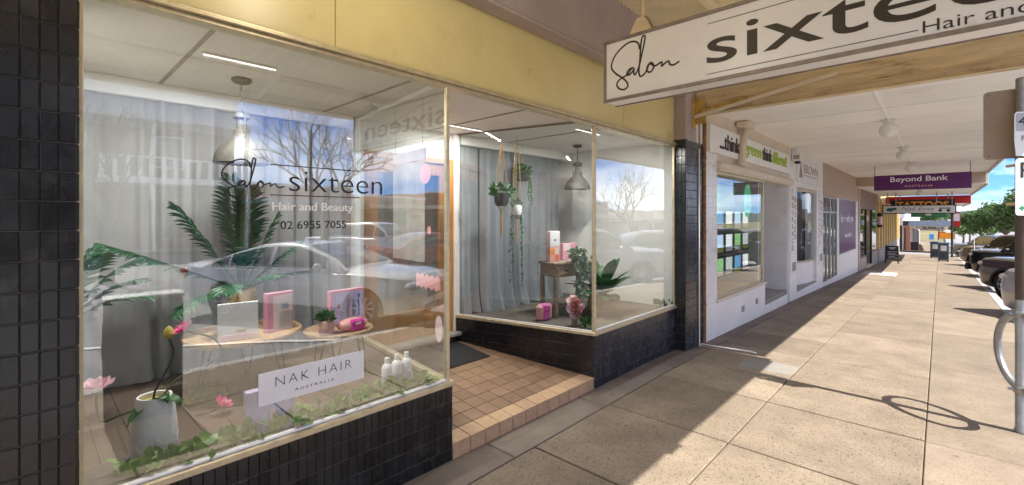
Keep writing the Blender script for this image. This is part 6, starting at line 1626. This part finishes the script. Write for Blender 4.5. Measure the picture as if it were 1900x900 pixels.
def park(name, label, nose, rz, pt, spec, **k):
    s = dict(spec); s.update(k)
    road = g(nose[1]) - 0.145
    return car(name, label, (nose[0], nose[1], road), rz, pt, **s)
park('parked_sedan', 'white sedan mirrored in the near salon window', (1.5, 5.0), R(-30), P_WHITE, SED, H=1.39)
park('parked_car', 'silver mauve car partly hidden by the steel sign post', (1.50, 13.6), ANG, P_SILVER, SUV, wr=0.37, spokes=12)
park('parked_car', 'dark bronze car with pale headlight between the silver and black ones', (1.46, 19.5), ANG, P_OLIVE, SUV, cladding=True, H=1.66)
park('parked_car', 'black four wheel drive with bull bar, round spot lamp and white aerial', (1.48, 25.2), ANG, P_BLACK, BIG, bullbar=True, cladding=True)
park('parked_car', 'brown bronze four wheel drive parked next to the litter bins', (1.46, 33.4), ANG, P_BROWN, BIG, cladding=True, spokes=6)
park('parked_car', 'charcoal utility with a light grey tray canopy beyond the brown car', (1.30, 46.5), ANG, P_GREY, UTE, tray=True)
park('parked_car', 'pale silver car behind the brown four wheel drive', (1.42, 39.6), ANG, P_SILVER, SED)
park('parked_car', 'far charcoal car with a low nose past the side street', (1.5, 61.0), ANG, P_GREY, SED)
cb = thing('tray_canopy', 'light grey tray canopy on the charcoal utility', 'canopy', (1.30, 46.5, g(46.5) - 0.145), ANG)
MB().cbox(3.46, 5.1, -0.84, 0.84, 1.15, 1.80, 0.04).build('shell', 'bluegrey', cb)
MB().cbox(3.6, 4.9, -0.847, -0.84, 1.30, 1.68, 0.004).build('window', 'carglass', cb)
# cars across the street, seen in the glass
park('passing_car', 'red hatchback mirrored small in the entry glass', (9.2, 13.0), R(90 + 180), P_RED, SED, group='cars in the middle of the street')
park('passing_car', 'pale silver car mirrored beyond the white sedan', (15.5, 18.0), R(180 - 20), P_SILVER, SED, group='cars in the middle of the street')
park('passing_car', 'white car across the street mirrored in the glass', (15.5, 9.0), R(180 - 20), P_WHITE, SUV, group='cars in the middle of the street')

# cabinet beside the photographer, seen only as a dark reflection
cbn = thing('street_cabinet', 'dark street cabinet mirrored with its shadow in the near window corner', 'cabinet', (-0.02, 0.685, 0), R(4))
MB().cbox(-0.12, 0.12, -0.26, 0.26, 0.05, 1.00, 0.012).build('case', 'chalk', cbn)
MB().cbox(-0.135, 0.135, -0.275, 0.275, 1.00, 1.03, 0.01).build('cap', 'galv', cbn)
for k in range(6): MB().cbox(-0.10, 0.10, -0.268, -0.258, 0.55 + k * 0.05, 0.575 + k * 0.05, 0.003).build('louvre', 'black', cbn)
MB().cbox(-0.11, 0.11, -0.25, 0.25, 0.0, 0.05, 0.005).build('plinth', 'black', cbn)

# ================================================================ ACROSS THE STREET (seen in the reflections)
tb2 = thing('verandah_building', 'two storey building with a white balcony rail mirrored in the near window', 'building')
MB().box(24.5, 34, -16, 8.2, 0, 8.6).build('wall', mat('brown_brick', (0.20, 0.14, 0.115), 0.85, vary=0.2, scale=8), tb2)
B('parapet', 'card', tb2, 24.2, 24.5, -16, 8.2, 6.6, 8.8, 0.03)
B('balcony_floor', 'card', tb2, 22.0, 24.5, -16, 8.2, 3.25, 3.55, 0.02)
B('balcony_rail', 'card', tb2, 22.0, 22.1, -16, 8.2, 4.45, 4.55, 0.01)
B('balcony_roof', 'card', tb2, 21.9, 24.5, -16, 8.2, 6.25, 6.55, 0.02)
for i in range(52): B('baluster', 'card', tb2, 22.02, 22.08, -15.8 + i * 0.46, -15.62 + i * 0.46, 3.55, 4.45, 0.01)
for i in range(7):
    y = -15.9 + i * 3.98
    B('verandah_post', 'card', tb2, 22.0, 22.15, y, y + 0.15, 3.55, 6.25, 0.01); B('verandah_post', 'card', tb2, 22.0, 22.15, y, y + 0.15, 0.0, 3.25, 0.01)
for i in range(6):
    y = -15 + i * 3.9
    f_ = B('window', 'card', tb2, 24.44, 24.5, y, y + 1.3, 4.2, 5.9, 0.01); B('window_pane', 'carglass', f_, 24.42, 24.44, y + 0.1, y + 1.2, 4.3, 5.8, 0.005)
    f_ = B('shop_window', 'signframe', tb2, 24.44, 24.5, y - 0.4, y + 2.4, 0.5, 2.7, 0.01); B('window_pane', 'carglass', f_, 24.42, 24.44, y - 0.3, y + 2.3, 0.6, 2.6, 0.005)
yy = 8.5
for i, (d, h, m_, lab) in enumerate(((7, 3.9, 'brick', 'low brick shop mirrored behind the bare tree'), (6, 3.5, 'tan', 'tan single storey shop mirrored across the street'), (8, 4.2, 'brick', 'brick shop with a pale parapet mirrored across the street'), (9, 3.8, 'cream', 'cream shop mirrored in the second window'), (10, 4.6, 'brick', 'taller brick shop mirrored in the second window'), (12, 3.9, 'tan', 'long tan shop mirrored far along the street'), (14, 4.4, 'cream', 'long cream shop at the far end across the street'))):
    t = thing('shop_across', lab, 'building', group='shops across the street'); z0 = g(yy) - 0.2
    MB().box(24.5, 34, yy, yy + d - 0.1, z0 - 1, z0 + h).build('wall', m_, t)
    B('parapet_cap', 'card', t, 24.4, 24.7, yy, yy + d - 0.1, z0 + h, z0 + h + 0.15, 0.01)
    B('awning', ('bluegrey', 'cream', 'stain', 'card', 'bluegrey', 'tan', 'cream')[i], t, 22.3, 24.5, yy, yy + d - 0.1, z0 + 2.75, z0 + 3.0, 0.01)
    B('shop_window', 'carglass', t, 24.45, 24.52, yy + 0.5, yy + d - 1.8, z0 + 0.5, z0 + 2.6, 0.01)
    B('door', 'stain', t, 24.45, 24.52, yy + d - 1.5, yy + d - 0.5, z0, z0 + 2.3, 0.01)
    yy += d
lp = thing('light_pole', 'slim steel light pole mirrored in the entry glass', 'post', (12.0, 16.0, g(16) - 0.15))
MB().lathe([(0.09, 0), (0.07, 3), (0.05, 8)], 10).build('pole', 'galv', lp)
MB().tube(smooth_path([(0, 0, 7.9), (-0.6, 0, 8.3), (-1.6, 0, 8.4)], 4), 0.035, 6).build('arm', 'galv', lp)
MB().cbox(-2.0, -1.5, -0.1, 0.1, 8.34, 8.46, 0.03).build('lamp_head', 'galv', lp)

# ================================================================ TREES
def bare_tree(label, loc, h, seed):
    t = thing('bare_tree', label, 'tree', loc, group='leafless street trees')
    rnd = random.Random(seed); trunk = MB(); br = MB()
    def grow(mb, p, d, L, r, depth):
        pts = [p]; q = p.copy(); dd = d.copy()
        n = 4
        for i in range(n):
            dd = (dd + Vector((rnd.uniform(-1, 1), rnd.uniform(-1, 1), rnd.uniform(-0.4, 0.8))) * 0.13).normalized()
            q = q + dd * (L / n); pts.append(q.copy())
        mb.tube(pts, [r * (1 - 0.42 * i / n) for i in range(n + 1)], 7 if depth < 2 else 4)
        if depth >= 6 or r < 0.004: return
        k = 4 if depth == 0 else (3 if depth < 4 else 2)
        for j in range(k):
            a = 6.2832 * (j + rnd.uniform(-0.3, 0.3)) / k
            side = dd.orthogonal().normalized(); side.rotate(Matrix.Rotation(a, 3, dd))
            nd = (dd * rnd.uniform(0.7, 1.0) + side * rnd.uniform(0.5, 0.85) + Vector((0, 0, 0.18))).normalized()
            grow(br, pts[-1] if j < 2 or depth == 0 else pts[-2], nd, L * rnd.uniform(0.62, 0.85), r * 0.58 * rnd.uniform(0.8, 1.1), depth + 1)
    grow(trunk, Vector((0, 0, 0)), Vector((0, 0, 1)), h * 0.25, 0.17, 0)
    trunk.build('trunk', 'bark', t, fix=False); br.build('branches', 'bark', t, fix=False)
bare_tree('bare branching tree mirrored above the white sedan', (9.6, 6.6, g(6) - 0.15), 7.5, 5)
bare_tree('bare branching tree mirrored in the second salon window', (9.0, 26.5, g(26) - 0.15), 7.5, 9)
bare_tree('bare branching tree mirrored beside the balcony building', (12.0, 1.5, -0.15), 6.5, 14)
bare_tree('bare tree mirrored at the edge of the entry glass', (9.4, 15.5, g(15) - 0.15), 6.5, 17)
def leafy_tree(label, loc, h, rad, n, seed, group='leafy trees along the street'):
    t = thing('leafy_tree', label, 'tree', loc, group=group); rnd = random.Random(seed)
    tr = MB().tube([(0, 0, 0), (0.05, 0, h * 0.25), (0.0, 0.05, h * 0.5)], [0.16, 0.13, 0.08], 8)
    for k in range(6):
        a = 6.2832 * k / 6 + rnd.uniform(-0.4, 0.4); z = h * rnd.uniform(0.25, 0.4)
        tr.tube([(0, 0, z), (rad * 0.35 * math.cos(a), rad * 0.35 * math.sin(a), z + h * 0.15), (rad * 0.7 * math.cos(a), rad * 0.7 * math.sin(a), z + h * 0.25)], [0.07, 0.05, 0.02], 6)
    tr.build('trunk', 'bark', t)
    cl = []
    for k in range(26):
        a = rnd.uniform(0, 6.28); e = rnd.uniform(-0.5, 1.0); rr_ = rad * rnd.uniform(0.35, 0.85)
        cl.append((Vector((rr_ * math.cos(a) * math.cos(e), rr_ * math.sin(a) * math.cos(e), h * 0.60 + rr_ * math.sin(e) * h * 0.36 / rad)), rad * rnd.uniform(0.22, 0.42)))
    mb = MB()
    for _ in range(n):
        c_, r_ = rnd.choice(cl)
        d = Vector((rnd.gauss(0, 1), rnd.gauss(0, 1), rnd.gauss(0, 1))).normalized()
        p = c_ + d * r_ * rnd.uniform(0.6, 1.05); s = rnd.uniform(0.10, 0.24)
        a = d.orthogonal().normalized(); a.rotate(Matrix.Rotation(rnd.uniform(0, 6.28), 3, d)); b = d.cross(a)
        a = (a + d * rnd.uniform(-0.5, 0.5)) * s; b = (b + d * rnd.uniform(-0.6, 0.3)) * s * 0.6
        mb.add([p - a, p + b, p + a, p - b], [(0, 1, 2, 3)])
    mb.build('crown', 'foliage', t, fix=False)
for (x, y, h, rad, n, lab) in ((6.8, 68, 7.4, 3.2, 9000, 'tall leafy green tree rising behind the sign post'), (5.8, 80, 6.3, 3.0, 8000, 'leafy green tree second in the row along the road'), (4.3, 94, 5.8, 2.8, 7000, 'rounded green tree over the brown car'), (3.0, 112, 5.6, 2.8, 6000, 'far rounded green tree closest to the hills'), (8.8, 84, 7.0, 3.2, 6000, 'leafy tree filling the gap behind the row'), (-0.2, 150, 9.5, 3.4, 5000, 'tall dark tree beside the far corner shops'), (4.4, 130, 6.4, 3.6, 5000, 'distant green tree at the end of the row')):
    leafy_tree(lab, (x, y, g(y) - 0.2), h, rad, n, int(x * 10 + y))
# far street clutter seen past the bins
for (x, y, z0, z1, w_, m_, nm, lab) in ((0.3, 118, 0, 2.2, 1.0, 'red', 'street_banner', 'red banner far down the footpath'), (1.0, 112, 0, 2.0, 2.0, 'orangeink', 'yellow_banner', 'yellow shop banner far down the street'), (-1.0, 104, 0, 1.7, 0.6, 'blue', 'blue_notice_board', 'blue notice board far down the footpath')):
    t = thing(nm, lab, 'sign', (x, y, g(y)))
    MB().cbox(-w_ / 2, w_ / 2, -0.05, 0.05, z1 * 0.45, z1, 0.01).build('panel', m_, t)
    for s in (-1, 1): MB().tube([(s * w_ * 0.42, 0, 0), (s * w_ * 0.42, 0, z1)], 0.03, 6).build('post', 'galv', t)
# wooded hills on the skyline
rows = []; rnd = random.Random(3)
for j, yy in enumerate((500, 620, 760, 900, 1100)):
    r_ = []
    for i in range(140):
        x = -700 + i * 10
        hgt = (0, 0.45, 0.8, 1.0, 0.85)[j] * (11 + 3 * math.sin(x * 0.006 + 1) + 2 * math.sin(x * 0.017)) + (rnd.uniform(0, 4) if j > 1 else 0)
        r_.append((x, yy, -6 + hgt))
    rows.append(r_)
tag(MB().grid(rows).build('hills', 'hill', None, smooth=False, fix=False), kind='structure')
